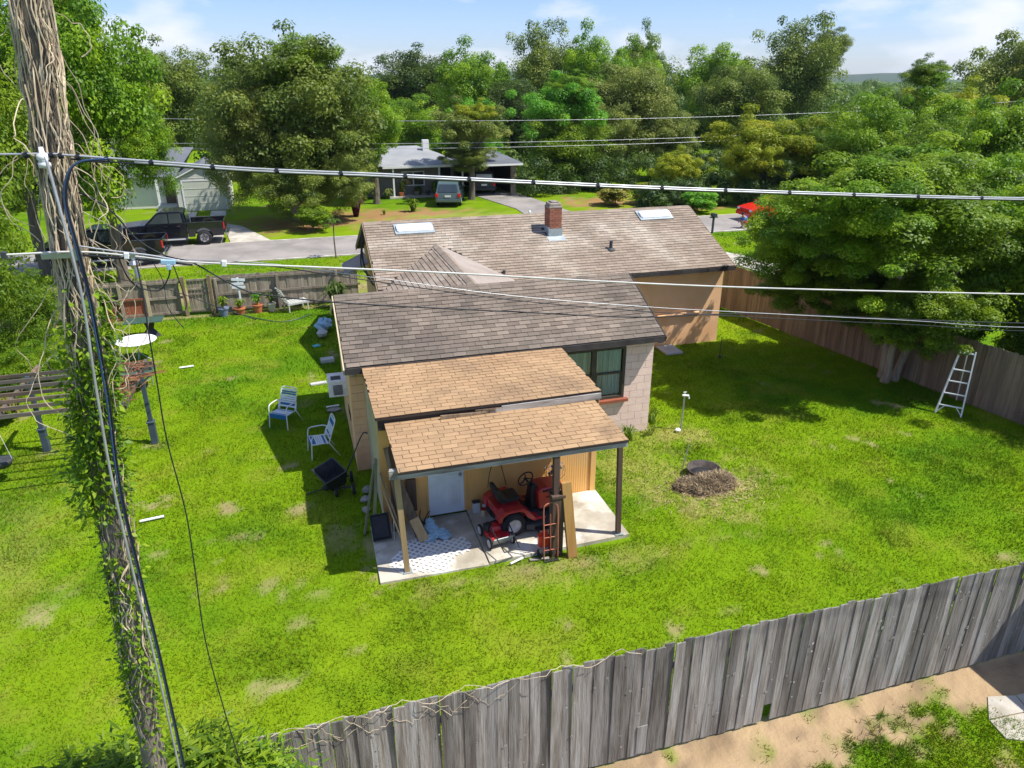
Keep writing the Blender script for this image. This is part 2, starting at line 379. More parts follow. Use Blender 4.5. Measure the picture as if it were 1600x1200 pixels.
def ground_fields(x, y):
    """returns albedo (n,3) and grass density 0..1"""
    n1 = fbm(x, y, 3.2, 11); n2 = fbm(x, y, .8, 23); n3 = fbm(x, y, .3, 31, 3); n4 = fbm(x, y, 9, 5, 3); n5 = fbm(x, y, 1.4, 57, 4)
    lerp = lambda a, b, t: a + (b - a) * t[:, None]
    c = np.tile(np.array([.142, .238, .006]), (len(x), 1))
    c = lerp(c, np.array([.070, .170, .006]), np.clip((n1 - .48) * 5, 0, 1) * .8)
    c = lerp(c, np.array([.185, .27, .008]), np.clip((n4 - .5) * 5, 0, 1) * .7)
    c = lerp(c, np.array([.21, .24, .025]), np.clip((n2 - .56) * 6, 0, 1) * .45)
    c = lerp(c, np.array([.050, .125, .008]), np.clip((n5 - .55) * 7, 0, 1) * .32)
    dry = np.zeros(len(x)); dirt = np.zeros(len(x)); mulch = np.zeros(len(x))
    for i, (a, b, rx, ry) in enumerate(SPOTS): dirt = np.maximum(dirt, blob(x, y, a, b, rx * .72, ry * .7, 40 + i, .8) * .5)
    dry = np.maximum(dry, blob(x, y, 8.4, 12.2, 1.7, 1.3, 71, .8)); dry = np.maximum(dry, blob(x, y, 9.0, 15.0, 1.1, .8, 72, .8))
    dry = np.maximum(dry, blob(x, y, 7.0, 13.8, 1.6, 1.6, 73, 1.0) * .8); dry = np.maximum(dry, blob(x, y, 4.0, 10.5, 3.0, .45, 74, .8) * .8)
    dry = np.maximum(dry, blob(x, y, -6.3, 13.5, 1.6, 3.2, 75, 1.2) * .5)
    dirt = np.maximum(dirt, np.clip((fbm(x, y, .7, 90) - .74) * 12, 0, 1) * .8)
    # strip between back fence and street
    st = ((y > 30.2) & (y < 38)); dry = np.maximum(dry, st * np.clip(1 - np.abs(y - 33 + .15 * x) / 2.4 + (n2 - .5), 0, 1) * (x < 6))
    dirt = np.maximum(dirt, st * np.clip(.9 - np.abs(y - 32.2 + .1 * x) / 1.4 + (n1 - .5) * 2, 0, 1) * (x < 4))
    dirt = np.maximum(dirt, np.clip(1 - np.abs(y - 29.45) / .25, 0, 1) * (x < 1.5) * .8)
    # across the street
    far = y > 43.5
    mulch = np.maximum(mulch, far * blob(x, y, 6.5, 50.6, 4.5, 2.2, 95, .4)); mulch = np.maximum(mulch, far * blob(x, y, 1, 49, 6, 3.6, 96, .5))
    mulch = np.maximum(mulch, blob(x, y, 27, 46.5, 4, 1.0, 97, .5)); mulch = np.maximum(mulch, far * blob(x, y, 22, 51, 4, 3, 99, .5))
    dry = np.maximum(dry, far * blob(x, y, 8, 49, 6, 2, 98, .8))
    # neighbour's sandy yard in front of the near fence
    nb = y < 6.42
    gp = np.maximum(blob(x, y, 7.7, 5.1, 1.7, .75, 81, .35), blob(x, y, 6.1, 4.3, .9, .45, 82, .35))
    gp = np.maximum(gp, blob(x, y, 9.2, 4.2, 1.6, .8, 83, .3)); gp = np.maximum(gp, np.clip((fbm(x, y, .45, 84) - .68) * 9, 0, 1) * .7)
    d2 = np.clip(1 - gp, 0, 1); dirt = np.where(nb, np.where(x > -.8, d2, 0), dirt); dry = np.where(nb, 0, dry)
    c = lerp(c, np.array([.27, .25, .07]), dry * .75)
    sand = lerp(np.where(nb[:, None], np.array([.40, .285, .165]), np.array([.33, .27, .14])), np.array([.28, .20, .115]), np.clip((n2 - .45) * 4, 0, 1))
    sand = lerp(sand, np.array([.17, .12, .075]), np.clip((n3 - .55) * 6, 0, 1) * .7)
    c = c + (sand - c) * dirt[:, None]
    c = lerp(c, np.array([.30, .16, .08]), mulch * .85)
    c = c * (.82 + .36 * n3)[:, None]
    dens = np.clip(1 - dirt * 1.1, 0, 1) * (1 - .35 * dry) * (1 - mulch)
    return c, dens
def grid_ground(name, x0, x1, y0, y1, res, z):
    xs = np.arange(x0, x1 + res * .5, res); ys = np.arange(y0, y1 + res * .5, res)
    X, Y = np.meshgrid(xs, ys, indexing='ij'); x = X.ravel(); y = Y.ravel()
    Z = z + .03 * (fbm(x, y, 1.2, 3) - .5)
    co = np.stack([x, y, Z], 1); nx, ny = len(xs), len(ys)
    i = np.arange(nx - 1)[:, None]; j = np.arange(ny - 1)[None, :]; a = (i * ny + j).ravel()
    F = np.stack([a, a + ny, a + ny + 1, a + 1], 1)
    me = bpy.data.meshes.new(name); me.vertices.add(len(co)); me.vertices.foreach_set('co', co.ravel())
    me.loops.add(F.size); me.loops.foreach_set('vertex_index', F.ravel().astype(np.int32))
    me.polygons.add(len(F)); me.polygons.foreach_set('loop_start', np.arange(0, F.size, 4, dtype=np.int32))
    c, _ = ground_fields(x, y)
    at = me.attributes.new('col', 'FLOAT_COLOR', 'POINT'); at.data.foreach_set('color', np.concatenate([c, np.ones((len(c), 1))], 1).ravel())
    me.update(calc_edges=True); me.materials.append(M['ground'])
    o = bpy.data.objects.new(name, me); C.objects.link(o); return struct(o)
grid_ground('lawn_ground', -17, 25, .5, 38.4, .15, 0)
grid_ground('far_ground', -60, 110, 38.4, 110, .6, -.02)
grid_ground('side_ground', 25, 70, 16, 38.4, .4, -.01)
mb = MB(); mb.add([(-3000, -3000, -.12), (3000, -3000, -.12), (3000, 3000, -.12), (-3000, 3000, -.12)], [(0, 1, 2, 3)]); struct(mb.build('ground', 'outer_ground'))
# street with a low concrete edge
mb = MB(); mb.bx(-60, 110, 38.6, 43.3, -.1, .03); struct(mb.build('road', 'road'))
mb = MB(); mb.bx(-60, 110, 38.42, 38.6, -.1, .05); mb.bx(-60, 110, 43.3, 43.48, -.1, .05); struct(mb.build('road_edge', 'concrete'))
mb = MB(); mb.slab([(18.6, 36.5), (20.2, 37.3), (22.6, 31.6), (23.8, 27), (21.6, 27.2), (20.6, 31.5)], -.02, .035); struct(mb.build('side_path', 'concrete'))
mb = MB()
for x0, x1 in ((-6.9, -5.9), (-5.0, -4.0)): mb.slab([(x0, 43.5), (x1, 43.5), (x1 - .5, 55), (x0 - .5, 55)], -.02, .03)
mb.slab([(-3.6, 43.5), (-1.4, 43.5), (-3.2, 48.6), (-4.4, 50)], -.02, .03)
struct(mb.build('driveway_strips', 'concrete'))
mb = MB(); mb.slab([(13.6, 58.2), (17.4, 58.2), (18.6, 47), (17.8, 43.5), (14.9, 43.5), (15.2, 50)], -.02, .02); struct(mb.build('asphalt_driveway', 'road'))

# grass blades, one object
def grass():
    rs = np.random.RandomState(4)
    def field(x0, x1, y0, y1, n, h, w):
        x = rs.uniform(x0, x1, n); y = rs.uniform(y0, y1, n)
        c, d = ground_fields(x, y)
        k_ = rs.rand(n) < d * (.5 + .8 * fbm(x, y, .35, 61, 3))
        k_ &= ~((x > .75) & (x < 5.8) & (y > 11.0) & (y < 13.0)); k_ &= ~((x > 1.1) & (x < 5.78) & (y > 12.8) & (y < 15.5)); k_ &= ~((x > .8) & (x < 8.34) & (y > 15.4) & (y < 19.3)); k_ &= ~((x > 2.3) & (x < 13.9) & (y > 21.1) & (y < 27.1)); k_ &= ~((x > 2.3) & (x < 6.2) & (y > 19) & (y < 21.2))
        k_ &= ~((np.abs(y - 6.36) < .06) & (x > -2.4))
        x, y, c = x[k_], y[k_], c[k_]; m = len(x)
        a = rs.uniform(0, 2 * np.pi, m); hh = h * rs.uniform(.45, 1.25, m) * (.45 + 1.1 * fbm(x, y, .6, 66, 3)) * (1 + .45 * np.clip((fbm(x, y, 1.4, 57, 4) - .55) * 7, 0, 1)); ww = w * rs.uniform(.6, 1.3, m)
        lx = rs.normal(0, .55, m) * hh; ly = rs.normal(0, .55, m) * hh
        z = .03 * (fbm(x, y, 1.2, 3) - .5) - .005
        v = np.empty((m, 3, 3)); dx = np.cos(a) * ww / 2; dy = np.sin(a) * ww / 2
        v[:, 0] = np.stack([x - dx, y - dy, z], 1); v[:, 1] = np.stack([x + dx, y + dy, z], 1); v[:, 2] = np.stack([x + lx, y + ly, z + hh], 1)
        c = c * rs.uniform(.75, 1.45, m)[:, None]; c[:, 0] *= rs.uniform(.75, 1.4, m)
        return v.reshape(-1, 3), np.repeat(c, 3, 0)
    P_ = [field(-9, 12, 1.5, 13, 330000, .05, .016), field(-12, 19, 13, 20, 200000, .055, .022), field(-13, 19, 20, 30, 150000, .055, .03),
          field(-13, 25, 30.3, 38.3, 50000, .06, .04), field(5.6, 10, 3.2, 6.1, 26000, .075, .016), field(12, 20, 6.4, 13, 70000, .05, .022), field(25, 36, 28, 38.3, 16000, .06, .05)]
    V = np.concatenate([p[0] for p in P_]); K = np.concatenate([p[1] for p in P_]); n = len(V) // 3
    me = bpy.data.meshes.new('grass_blades'); me.vertices.add(len(V)); me.vertices.foreach_set('co', V.ravel())
    me.loops.add(len(V)); me.loops.foreach_set('vertex_index', np.arange(len(V), dtype=np.int32))
    me.polygons.add(n); me.polygons.foreach_set('loop_start', np.arange(0, 3 * n, 3, dtype=np.int32))
    at = me.attributes.new('col', 'FLOAT_COLOR', 'POINT'); at.data.foreach_set('color', np.concatenate([K, np.ones((len(K), 1))], 1).ravel())
    me.update(calc_edges=True); me.materials.append(M['grass'])
    o = bpy.data.objects.new('grass_blades', me); C.objects.link(o); o['kind'] = 'stuff'; o['label'] = 'short bright green lawn grass covering the yard'; o['category'] = 'grass'
grass()

# ------------------------------------------------------------------ roofs with real shingles
def shingle_mb(w, e, t=.012):
    m = MB(); L = e + .02
    vs = [(0, 0, t), (w, 0, t), (w, L, .003), (0, L, .003), (0, 0, 0), (w, 0, 0), (w, L, 0), (0, L, 0)]
    m.add(vs, [(0, 1, 2, 3), (4, 5, 1, 0), (5, 6, 2, 1), (7, 4, 0, 3)]); return m
def roof_plane(part, origin, width, run_vec, mat, w=.3, e=.14, thick=.1, clip=None, individual=0, U=(1, 0, 0), name='shingle', warp=None, gap=.007):
    """deck board plus courses of shingles; origin = lower left corner, run_vec = up the slope"""
    O = Vector(origin); U = Vector(U).normalized(); Sv = Vector(run_vec); L = Sv.length; Sv = Sv.normalized(); N = U.cross(Sv)
    rows = int(math.ceil(L / e)); me = None; allm = MB(); cnt = 0
    rs = random.Random(int(abs(O.x * 100 + O.y * 37)))
    if individual:
        m = Matrix((U, Sv, N)).transposed(); t = shingle_mb(w - gap, e)
        t2 = MB(); t2.add([m @ Vector(v) for v in t.v], t.f); me = t2.mesh('shingle', mat)
    for r in range(rows):
        off = (r % 2) * w * .5 + rs.uniform(-.04, .04) - w
        i = 0
        while off + i * w < width:
            a = max(0, off + i * w); b = min(width, off + (i + 1) * w - gap); s0 = r * e; i += 1
            if b - a < .03: continue
            if clip and not clip((a + b) / 2, s0 + e / 2): continue
            s1 = min(L, s0 + e + .02); t1 = (.013 if 'tan' in mat else .021) + rs.uniform(-.003, .005); jj = rs.uniform(-.004, .004)
            full = abs((b - a) - (w - gap)) < .001 and s1 - s0 > e * .99
            wz = warp((a + b) / 2, s0) if warp else 0
            if full and individual and cnt < individual:
                p = O + U * a + Sv * (s0 + jj) + N * (.002 + wz); o = piece(name, me, p, part, (0, 0, rs.uniform(-.012, .012))); cnt += 1
            else:
                q = [(a, s0 + jj, t1), (b, s0 + jj, t1), (b, s1, .004), (a, s1, .004), (a, s0 + jj, 0), (b, s0 + jj, 0), (b, s1, 0), (a, s1, 0)]
                allm.add([O + U * x + Sv * y + N * (z + wz + .001) for x, y, z in q], [(0, 1, 2, 3), (4, 5, 1, 0), (5, 6, 2, 1), (7, 4, 0, 3)], rs.random())
    em = M['edge_tan' if 'tan' in mat else 'edge_grey']
    def edges(md):
        md.materials.append(em); md.polygons.foreach_set('material_index', [1 if i % 4 == 1 else 0 for i in range(len(md.polygons))])
    if me: edges(me)
    if allm.v: edges(allm.build('shingles', mat, part, kind='stuff').data)
    return cnt
def deck(O, U, width, run, thick=.1):
    O = Vector(O); U = Vector(U).normalized(); Rn = Vector(run); N = U.cross(Rn.normalized())
    m = MB(); a = [O, O + U * width, O + U * width + Rn, O + Rn]; b = [p - N * thick for p in a]
    m.add(a + b, [(0, 1, 2, 3), (7, 6, 5, 4), (0, 4, 5, 1), (1, 5, 6, 2), (2, 6, 7, 3), (3, 7, 4, 0)]); return m

house = thing('house', 'peach block house with brown shingle roofs and a tan shingled back porch', 'house', (.8, 12.93, 0))
# ---- main block: walls with gables
def gable_wall(m, x0, x1, y0, y1, zt, yr, zr): # solid gabled volume
    poly = [(y0, 0), (y1, 0), (y1, zt), (yr, zr), (y0, zt)]
    n = 5; vs = [(x0, y, z) for y, z in poly] + [(x1, y, z) for y, z in poly]
    m.add(vs, [tuple(range(n - 1, -1, -1)), tuple(range(n, 2 * n))] + [(i, (i + 1) % n, (i + 1) % n + n, i + n) for i in range(n)])
mb = MB(); gable_wall(mb, 2.35, 13.85, 21.15, 27.0, 2.86, 24.08, 4.10); mainwall = mb.build('wall', 'stucco_peach', house)
SL = .43
roof_main = deck((2.12, 20.7, 2.80), (1, 0, 0), 11.83, (0, 3.38, 3.38 * SL), .11).build('roof', 'fascia_dark', house)
deck((2.12, 20.7, 2.80), (1, 0, 0), 11.83, (0, 3.38, 3.38 * SL), .11)
apex = (4.25, 22.76, 3.70)
def clip_main(u, s):
    x = 2.12 + u; y = 20.7 + s * math.cos(math.atan(SL))
    if y < 22.76:
        half = (22.76 - y) * 1.0
        if abs(x - 4.25) < half - .02: return False
    if 8.08 < x < 8.52 and 22.75 < y < 23.3: return False
    return True
run = Vector((0, 3.38, 3.38 * SL))
roof_plane(roof_main, (2.12, 20.7, 2.80), 11.83, run, 'shingle_main', clip=clip_main)
b2 = deck((13.95, 27.46, 2.80), (-1, 0, 0), 11.83, (0, -3.38, 3.38 * SL), .11).build('roof', 'fascia_dark', house)
roof_plane(b2, (13.95, 27.46, 2.80), 11.83, (0, -3.38, 3.38 * SL), 'shingle_main', w=.6, e=.28, U=(-1, 0, 0))
mb = MB()
for i in range(40):
    x = 2.12 + i * .2958; mb.prism([(24.08 - .16, 4.253 - .069 + .014), (24.08, 4.253 + .022), (24.08 + .16, 4.253 - .069 + .014), (24.08, 4.253 + .005)], x, x + .29, axis='x')
mb.build('ridge_cap', 'shingle_main', roof_main, kind='stuff')
mb = MB(); mb.bx(2.10, 13.97, 20.66, 20.7, 2.66, 2.79); mb.build('fascia', 'fascia_dark', house)
for x in (2.09, 13.97):
    for y in (20.68, 27.48): mb = MB(); mb.bar((x, y, 2.72), (x, 24.08, 4.18), .03, .16); mb.build('rake_board', 'wood_old', house)
# gable details on the left end
mb = MB(); mb.bx(2.30, 2.352, 23.2, 23.75, 2.2, 2.95); mb.build('gable_vent', 'fascia_dark', house)
mb = MB(); mb.bx(2.31, 2.352, 22.3, 22.9, 1.9, 2.5); mb.build('side_window', 'glass', house)
mb = MB(); mb.bx(2.22, 2.352, 22.15, 22.4, 2.62, 2.9); mb.build('meter_box', 'alum', house)
mb = MB(); mb.tube(smooth_path([(2.05, 23.9, 3.9), (1.98, 23.6, 3.5), (1.95, 23.1, 3.2), (2.0, 22.4, 2.9), (2.1, 21.9, 2.75)]), .03, 6)
mb.tube(smooth_path([(2.05, 23.7, 3.9), (1.9, 23.2, 3.4), (1.9, 22.9, 3.0), (2.25, 22.3, 2.6), (2.3, 22.3, 1.2)]), .02, 6); mb.build('service_cable', 'cable_black', house)
mb = MB(); mb.box((1.85, 25.4, 2.62), (.9, 1.6, .06), (0, -.42, 0)); mb.build('side_awning', 'rolled_roof', house)
# skylights, chimney, vent, pipe
def onroof(x, y): return 2.80 + (y - 20.7) * SL
for (x0, x1, y0, y1) in ((3.12, 4.28, 23.36, 23.8), (11.75, 12.92, 23.38, 23.82)):
    sk = MB(); ang = math.atan(SL); rot = Euler((ang, 0, 0)).to_matrix(); c = Vector(((x0 + x1) / 2, (y0 + y1) / 2, onroof(0, (y0 + y1) / 2)))
    sk.box(c + rot @ Vector((0, 0, .035)), (x1 - x0 + .12, y1 - y0 + .14, .05), rot); s_o = sk.build('skylight', 'galv', house)
    d = MB(); L = x1 - x0; wd_ = y1 - y0
    pf = [(-wd_ / 2, .05), (-wd_ / 2 * .92, .10), (-wd_ / 2 * .6, .145), (0, .16), (wd_ / 2 * .6, .145), (wd_ / 2 * .92, .10), (wd_ / 2, .05)]
    vs = []
    for xx, sc in ((-L / 2, .75), (-L / 2 + .05, .97), (L / 2 - .05, .97), (L / 2, .75)):
        for (yy, zz) in pf: vs.append(c + rot @ Vector((xx, yy * sc, .05 + (zz - .05) * sc)))
    n = len(pf); fs = [(i * n + j, i * n + j + 1, (i + 1) * n + j + 1, (i + 1) * n + j) for i in range(3) for j in range(n - 1)] + [tuple(range(n)), tuple(range(4 * n - 1, 3 * n - 1, -1))]
    d.add(vs, fs); d.build('dome', 'white_dome', s_o, smooth=False)
ch = MB(); ch.bx(8.10, 8.50, 22.80, 23.25, 3.45, 4.62); chim = ch.build('chimney', 'mortar', house)
bk = MB(); rsb = random.Random(3)
for r in range(9):
    z = 3.98 + r * .0725
    for (ax, a0, a1, f) in (('x', 8.09, 8.51, 22.79), ('x', 8.09, 8.51, 23.26), ('y', 22.79, 23.26, 8.09), ('y', 22.79, 23.26, 8.51)):
        p = a0 - (.1 if r % 2 else 0)
        while p < a1 - .02:
            q0 = max(a0, p); q1 = min(a1, p + .195)
            if q1 - q0 > .02:
                if ax == 'x': bk.bx(q0, q1, f - .012, f + .012, z, z + .062)
                else: bk.bx(f - .012, f + .012, q0, q1, z, z + .062)
            p += .205
bk.build('bricks', 'brick', chim, kind='stuff')
mb = MB(); mb.bx(8.07, 8.53, 22.77, 23.28, 4.62, 4.69); mb.bx(8.10, 8.50, 22.80, 23.25, 4.69, 4.79); mb.bx(8.17, 8.43, 22.87, 23.18, 4.79, 4.84); mb.build('chimney_cap', 'cap', chim, bevel=.02)
mb = MB(); mb.bx(8.06, 8.54, 22.76, 22.795, 3.66, 3.96); mb.bx(8.055, 8.085, 22.78, 23.3, 3.7, 4.02); mb.bx(8.515, 8.545, 22.78, 23.3, 3.7, 4.02); mb.box((8.3, 22.66, 3.665), (.6, .28, .012), (math.atan(SL), 0, 0)); mb.build('flashing', 'galv', chim)
mb = MB(); mb.cyl((9.97, 21.95, 3.3), (9.97, 21.95, 3.62), .055, .055, 12); mb.lathe((9.97, 21.95, 3.33), [(.16, 0), (.07, .07)], 12); mb.build('vent_pipe', 'dark_grey', house)
mb = MB(); mb.cyl((6.05, 21.15, 2.9), (6.05, 21.15, 3.1), .05, .05, 10); mb.build('vent_pipe', 'dark_grey', house)
mb = MB(); mb.cyl((11.42, 21.08, 1.12), (13.0, 21.08, 1.16), .045, .045, 8); mb.build('wall_pipe', 'stucco_peach', house)
# ---- connecting cross gable
mb = MB(); mb.bx(2.35, 6.1, 19.0, 21.15, 0, 2.75); mb.build('wall', 'stucco_peach', house)
xl, xr, zr, ze = 2.12, 6.38, 3.70, 2.80
rp = MB()
A = (4.25, 17.4, zr); B = (4.25, 22.74, zr); Cc = (xl, 20.63, ze); D = (xl, 17.9, ze)
rp.add([(4.25, 17.4, zr - .03), (4.25, 22.76, zr - .01), (xl, 20.65, ze - .02), (xl, 17.4, ze - .02)], [(0, 1, 2, 3)])
rl = rp.build('roof', 'fascia_dark', house)
runL = Vector((2.13, 0, .9)); # up-slope of the left face, U runs toward viewer
def clipL(u, s):
    fr = s / runL.length; y = 22.7 - u
    return y > 17.3 and y < 20.65 + 2.1 * fr and (y > 19.45 - 2.1 * fr)
roof_plane(rl, (xl, 22.7, ze - .015), 5.4, runL, 'shingle_main', U=(0, -1, 0), clip=clipL)
mb = MB(); ny = 14; vs = []; rs = random.Random(8)
for i in range(ny + 1):
    f = i / ny
    for j in range(9):
        g = j / 8; yt = 22.76 - (22.76 - 20.66) * f; y0_ = 17.35; y = y0_ + (yt - y0_) * g
        vs.append((4.25 + 2.13 * f, y, zr - .9 * f + .025 + .02 * math.sin(g * 9 + f * 5) * f * (1 - g) + rs.uniform(-.004, .004)))
mb.add(vs, [(i * 9 + j, (i + 1) * 9 + j, (i + 1) * 9 + j + 1, i * 9 + j + 1) for i in range(ny) for j in range(8)]); mb.build('flat_roofing', 'rolled_roof', rl, smooth=True)
mb = MB()
for i in range(18):
    y = 17.35 + i * .3; mb.prism([(4.25 - .14, zr - .04), (4.25, zr + .035), (4.25 + .14, zr - .035), (4.25, zr + .015)], y, y + .29)
mb.build('ridge_cap', 'shingle_main', rl, kind='stuff')
# ---- wing (back bedroom)
WS = 1.02 / 2.25
for nm, o_, u_, r_ in (('f', (.70, 15.1, 2.75), (1, 0, 0), Vector((0, 2.25, 1.02))), ('b', (8.42, 19.6, 2.75), (-1, 0, 0), Vector((0, -2.25, 1.02)))):
    rw = deck(o_, u_, 7.72, r_, .11).build('roof', 'fascia_dark', house)
    roof_plane(rw, o_, 7.72, r_, 'shingle_grey', U=u_, individual=0)
    if nm == 'f': rwf = rw
mb = MB()
for i in range(26):
    x = .70 + i * .297; mb.prism([(17.35 - .15, 3.77 - .068 + .014), (17.35, 3.77 + .02), (17.35 + .15, 3.77 - .068 + .014), (17.35, 3.77)], x, x + .29, axis='x')
mb.build('ridge_cap', 'shingle_grey', rwf, kind='stuff')
mb = MB(); mb.bx(.68, 8.44, 15.06, 15.1, 2.60, 2.74); mb.build('fascia', 'fascia_dark', house)
for x, mt in ((.665, 'trim_cream'), (8.455, 'fascia_dark')):
    for p_, q_ in (((x, 15.07, 2.66), (x, 17.36, 3.70)), ((x, 19.63, 2.66), (x, 17.34, 3.70))): mb = MB(); mb.bar(p_, q_, .03, .15); mb.build('rake_board', mt, house)
mb = MB(); mb.bx(8.30, 8.43, 15.1, 15.42, 2.55, 2.63); mb.bx(.8, 8.33, 15.1, 15.42, 2.63, 2.645); mb.build('soffit', 'fascia', house)
mb = MB()
gable_wall(mb, .80, .95, 15.44, 19.2, 2.78, 17.35, 3.62); gable_wall(mb, 8.18, 8.315, 15.44, 19.2, 2.78, 17.35, 3.62)
mb.bx(.96, 8.17, 19.05, 19.19, 0, 2.78)
mb.bx(.97, 5.9, 15.45, 15.6, 0, 2.75); mb.bx(7.58, 8.17, 15.45, 15.6, 0, 2.75); mb.bx(5.9, 7.58, 15.45, 15.6, 0, 1.05); mb.bx(5.9, 7.58, 15.45, 15.6, 2.47, 2.75)
wing = mb.build('wall', 'mortar', house)
mb = MB(); mb.bx(.785, .799, 15.44, 19.19, 0, 2.7); mb.bx(8.316, 8.33, 15.46, 19.19, 0, 2.7); mb.build('render_coat', 'stucco_peach', wing)
# block courses on the back wall
bw, bh = .4, .2; blk = {}
def block(x0, x1, z0, z1):
    left = x1 < 2; key = (round(x1 - x0, 3), round(z1 - z0, 3), left)
    if key not in blk:
        m_ = MB(); m_.box((0, 0, 0), (key[0], .03, key[1])); blk[key] = m_.mesh('block', 'stucco_peach' if left else 'block_pink')
    piece('block', blk[key], ((x0 + x1) / 2, 15.435, (z0 + z1) / 2), wing)
for r in range(14):
    z0 = r * bh + .004; z1 = min(2.64, (r + 1) * bh - .004)
    off = -.2 if r % 2 else 0
    spans = [(.80, 1.12), (5.6, 8.33)] if not (r * bh > .95 and r * bh < 2.3) else [(.80, 1.12), (5.6, 5.9), (7.58, 8.33)]
    for a0, a1 in spans:
        x = 8.33 - off
        while x > a0:
            q1 = min(x, a1); q0 = max(x - bw + .008, a0)
            if q1 - q0 > .04: block(q0, q1, z0, z1)
            x -= bw
# window
wf = MB(); X0, X1, Z0, Z1 = 5.92, 7.56, 1.07, 2.45; yy = 15.41
for (a, b, c_, d_) in ((X0, X1, Z0, Z0 + .06), (X0, X1, Z1 - .06, Z1), (X0, X0 + .06, Z0 + .06, Z1 - .06), (X1 - .06, X1, Z0 + .06, Z1 - .06), (6.66, 6.78, Z0 + .06, Z1 - .06)):
    wf.bx(a, b, yy - .01, yy + .09, c_, d_)
win = wf.build('window', 'frame_bronze', house)
mb = MB(); mb.bx(X0 + .06, 6.66, yy + .015, yy + .06, 1.73, 1.78); mb.bx(6.78, X1 - .06, yy + .015, yy + .06, 1.73, 1.78)
for a in (6.78, X1 - .095): mb.bx(a, a + .035, yy + .016, yy + .055, Z0 + .06, 1.73)
mb.build('sash', 'frame_bronze', win)
for a, b in ((X0 + .06, 6.66), (6.78, X1 - .06)):
    for c_, d_ in ((Z0 + .06, 1.73), (1.78, Z1 - .06)):
        g = MB(); g.bx(a, b, yy + .05, yy + .056, c_, d_); o = g.build('pane', 'glass', win)
        o.data.materials[0] = M['glass']
gm = bpy.data.materials.new('window_glass'); gm.use_nodes = True; N_ = gm.node_tree.nodes; gb = N_['Principled BSDF']
gb.inputs['Base Color'].default_value = (.85, .92, .9, 1); gb.inputs['Roughness'].default_value = .03; gb.inputs['Transmission Weight'].default_value = .0
mx_ = N_.new('ShaderNodeMixShader'); tr_ = N_.new('ShaderNodeBsdfTransparent'); tr_.inputs[0].default_value = (.88, .93, .90, 1); gl_ = N_.new('ShaderNodeBsdfGlossy'); gl_.inputs['Roughness'].default_value = .03
fr_ = N_.new('ShaderNodeFresnel'); fr_.inputs[0].default_value = 1.5
gm.node_tree.links.new(fr_.outputs[0], mx_.inputs[0]); gm.node_tree.links.new(tr_.outputs[0], mx_.inputs[1]); gm.node_tree.links.new(gl_.outputs[0], mx_.inputs[2]); gm.node_tree.links.new(mx_.outputs[0], N_['Material Output'].inputs[0])
for o in win.children:
    if o.name.startswith('pane'): o.data.materials[0] = gm
cu = MB(); nC = 90
for (a, b, zb) in ((X0 + .06, 6.66, Z0), (6.79, 7.48, 1.15)):
    vs = []; 
    for i in range(nC + 1):
        x = a + (b - a) * i / nC; y = yy + .085 + .014 * math.sin(i * .9) + .01 * math.sin(i * .37)
        vs += [(x, y, zb), (x, y, Z1)]
    cu.add(vs, [(2 * i, 2 * i + 2, 2 * i + 3, 2 * i + 1) for i in range(nC)])
cu.build('curtain', 'curtain', win)
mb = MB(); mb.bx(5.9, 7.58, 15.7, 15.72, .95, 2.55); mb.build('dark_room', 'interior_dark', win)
mb = MB(); mb.bx(5.86, 7.66, 15.30, 15.419, .98, 1.06); mb.build('window_sill', 'sill_red', house, bevel=.006)
mb = MB(); mb.lathe((.86, 15.3, 2.53), [(.02, -.06), (.09, -.05), (.11, 0), (.06, .06), (.02, .07)], 12); mb.build('eave_lamp', 'trim_cream', house, smooth=True)
# ---- shed room walls
wy = 12.93
mb = MB(); mb.bx(1.10, 2.0, wy, wy + .1, 0, 2.55); mb.bx(2.0, 2.84, wy, wy + .1, 2.14, 2.55)
shedw = mb.build('shed_wall', 'wall_yellow', house)
gw = MB(); x = 2.84; prof = []
while x < 5.74:
    prof += [(x, 0), (x + .043, 0), (x + .045, .006), (x + .051, .006)]; x += .053
vs = [(px, wy + d, 0) for px, d in prof] + [(px, wy + d, 2.5) for px, d in prof]; n = len(prof)
gw.add(vs, [(i, i + 1, n + i + 1, n + i) for i in range(n - 1)]); gw.build('grooved_panel', 'wall_yellow', shedw)
mb = MB(); mb.bx(5.65, 5.75, wy + .02, 15.42, 0, 2.55); mb.bx(1.12, 1.2, wy + .11, 15.40, 0, 2.6); mb.build('shed_side_wall', 'wall_tan', shedw)
for q0, q1 in ((1.09, 1.30), (5.66, 5.78)): mb = MB(); mb.bx(q0, q1, wy - .03, wy - .001, 0, 2.5); mb.build('corner_board', 'wall_yellow', shedw)
mb = MB(); mb.bx(1.099, 1.119, wy + .03, 15.41, .05, 2.55); mb.build('side_cladding', 'trim_cream', shedw)
dr = MB(); dr.bx(2.04, 2.79, wy - .035, wy + .01, .10, 2.10); door = dr.build('door', 'door_white', house)
pn = MB()
for c in range(2):
    for (z0, z1) in ((.25, .85), (1.0, 1.55), (1.68, 1.98)):
        x0 = 2.13 + c * .33
        for (a, b, e_, f_) in ((x0, x0 + .24, z0, z0 + .02), (x0, x0 + .24, z1 - .02, z1), (x0, x0 + .02, z0 + .02, z1 - .02), (x0 + .22, x0 + .24, z0 + .02, z1 - .02)):
            pn.bx(a, b, wy - .043, wy - .0352, e_, f_)
        pn.bx(x0 + .045, x0 + .195, wy - .041, wy - .0352, z0 + .045, z1 - .045)
pn.build('panel_moulding', 'door_white', door)
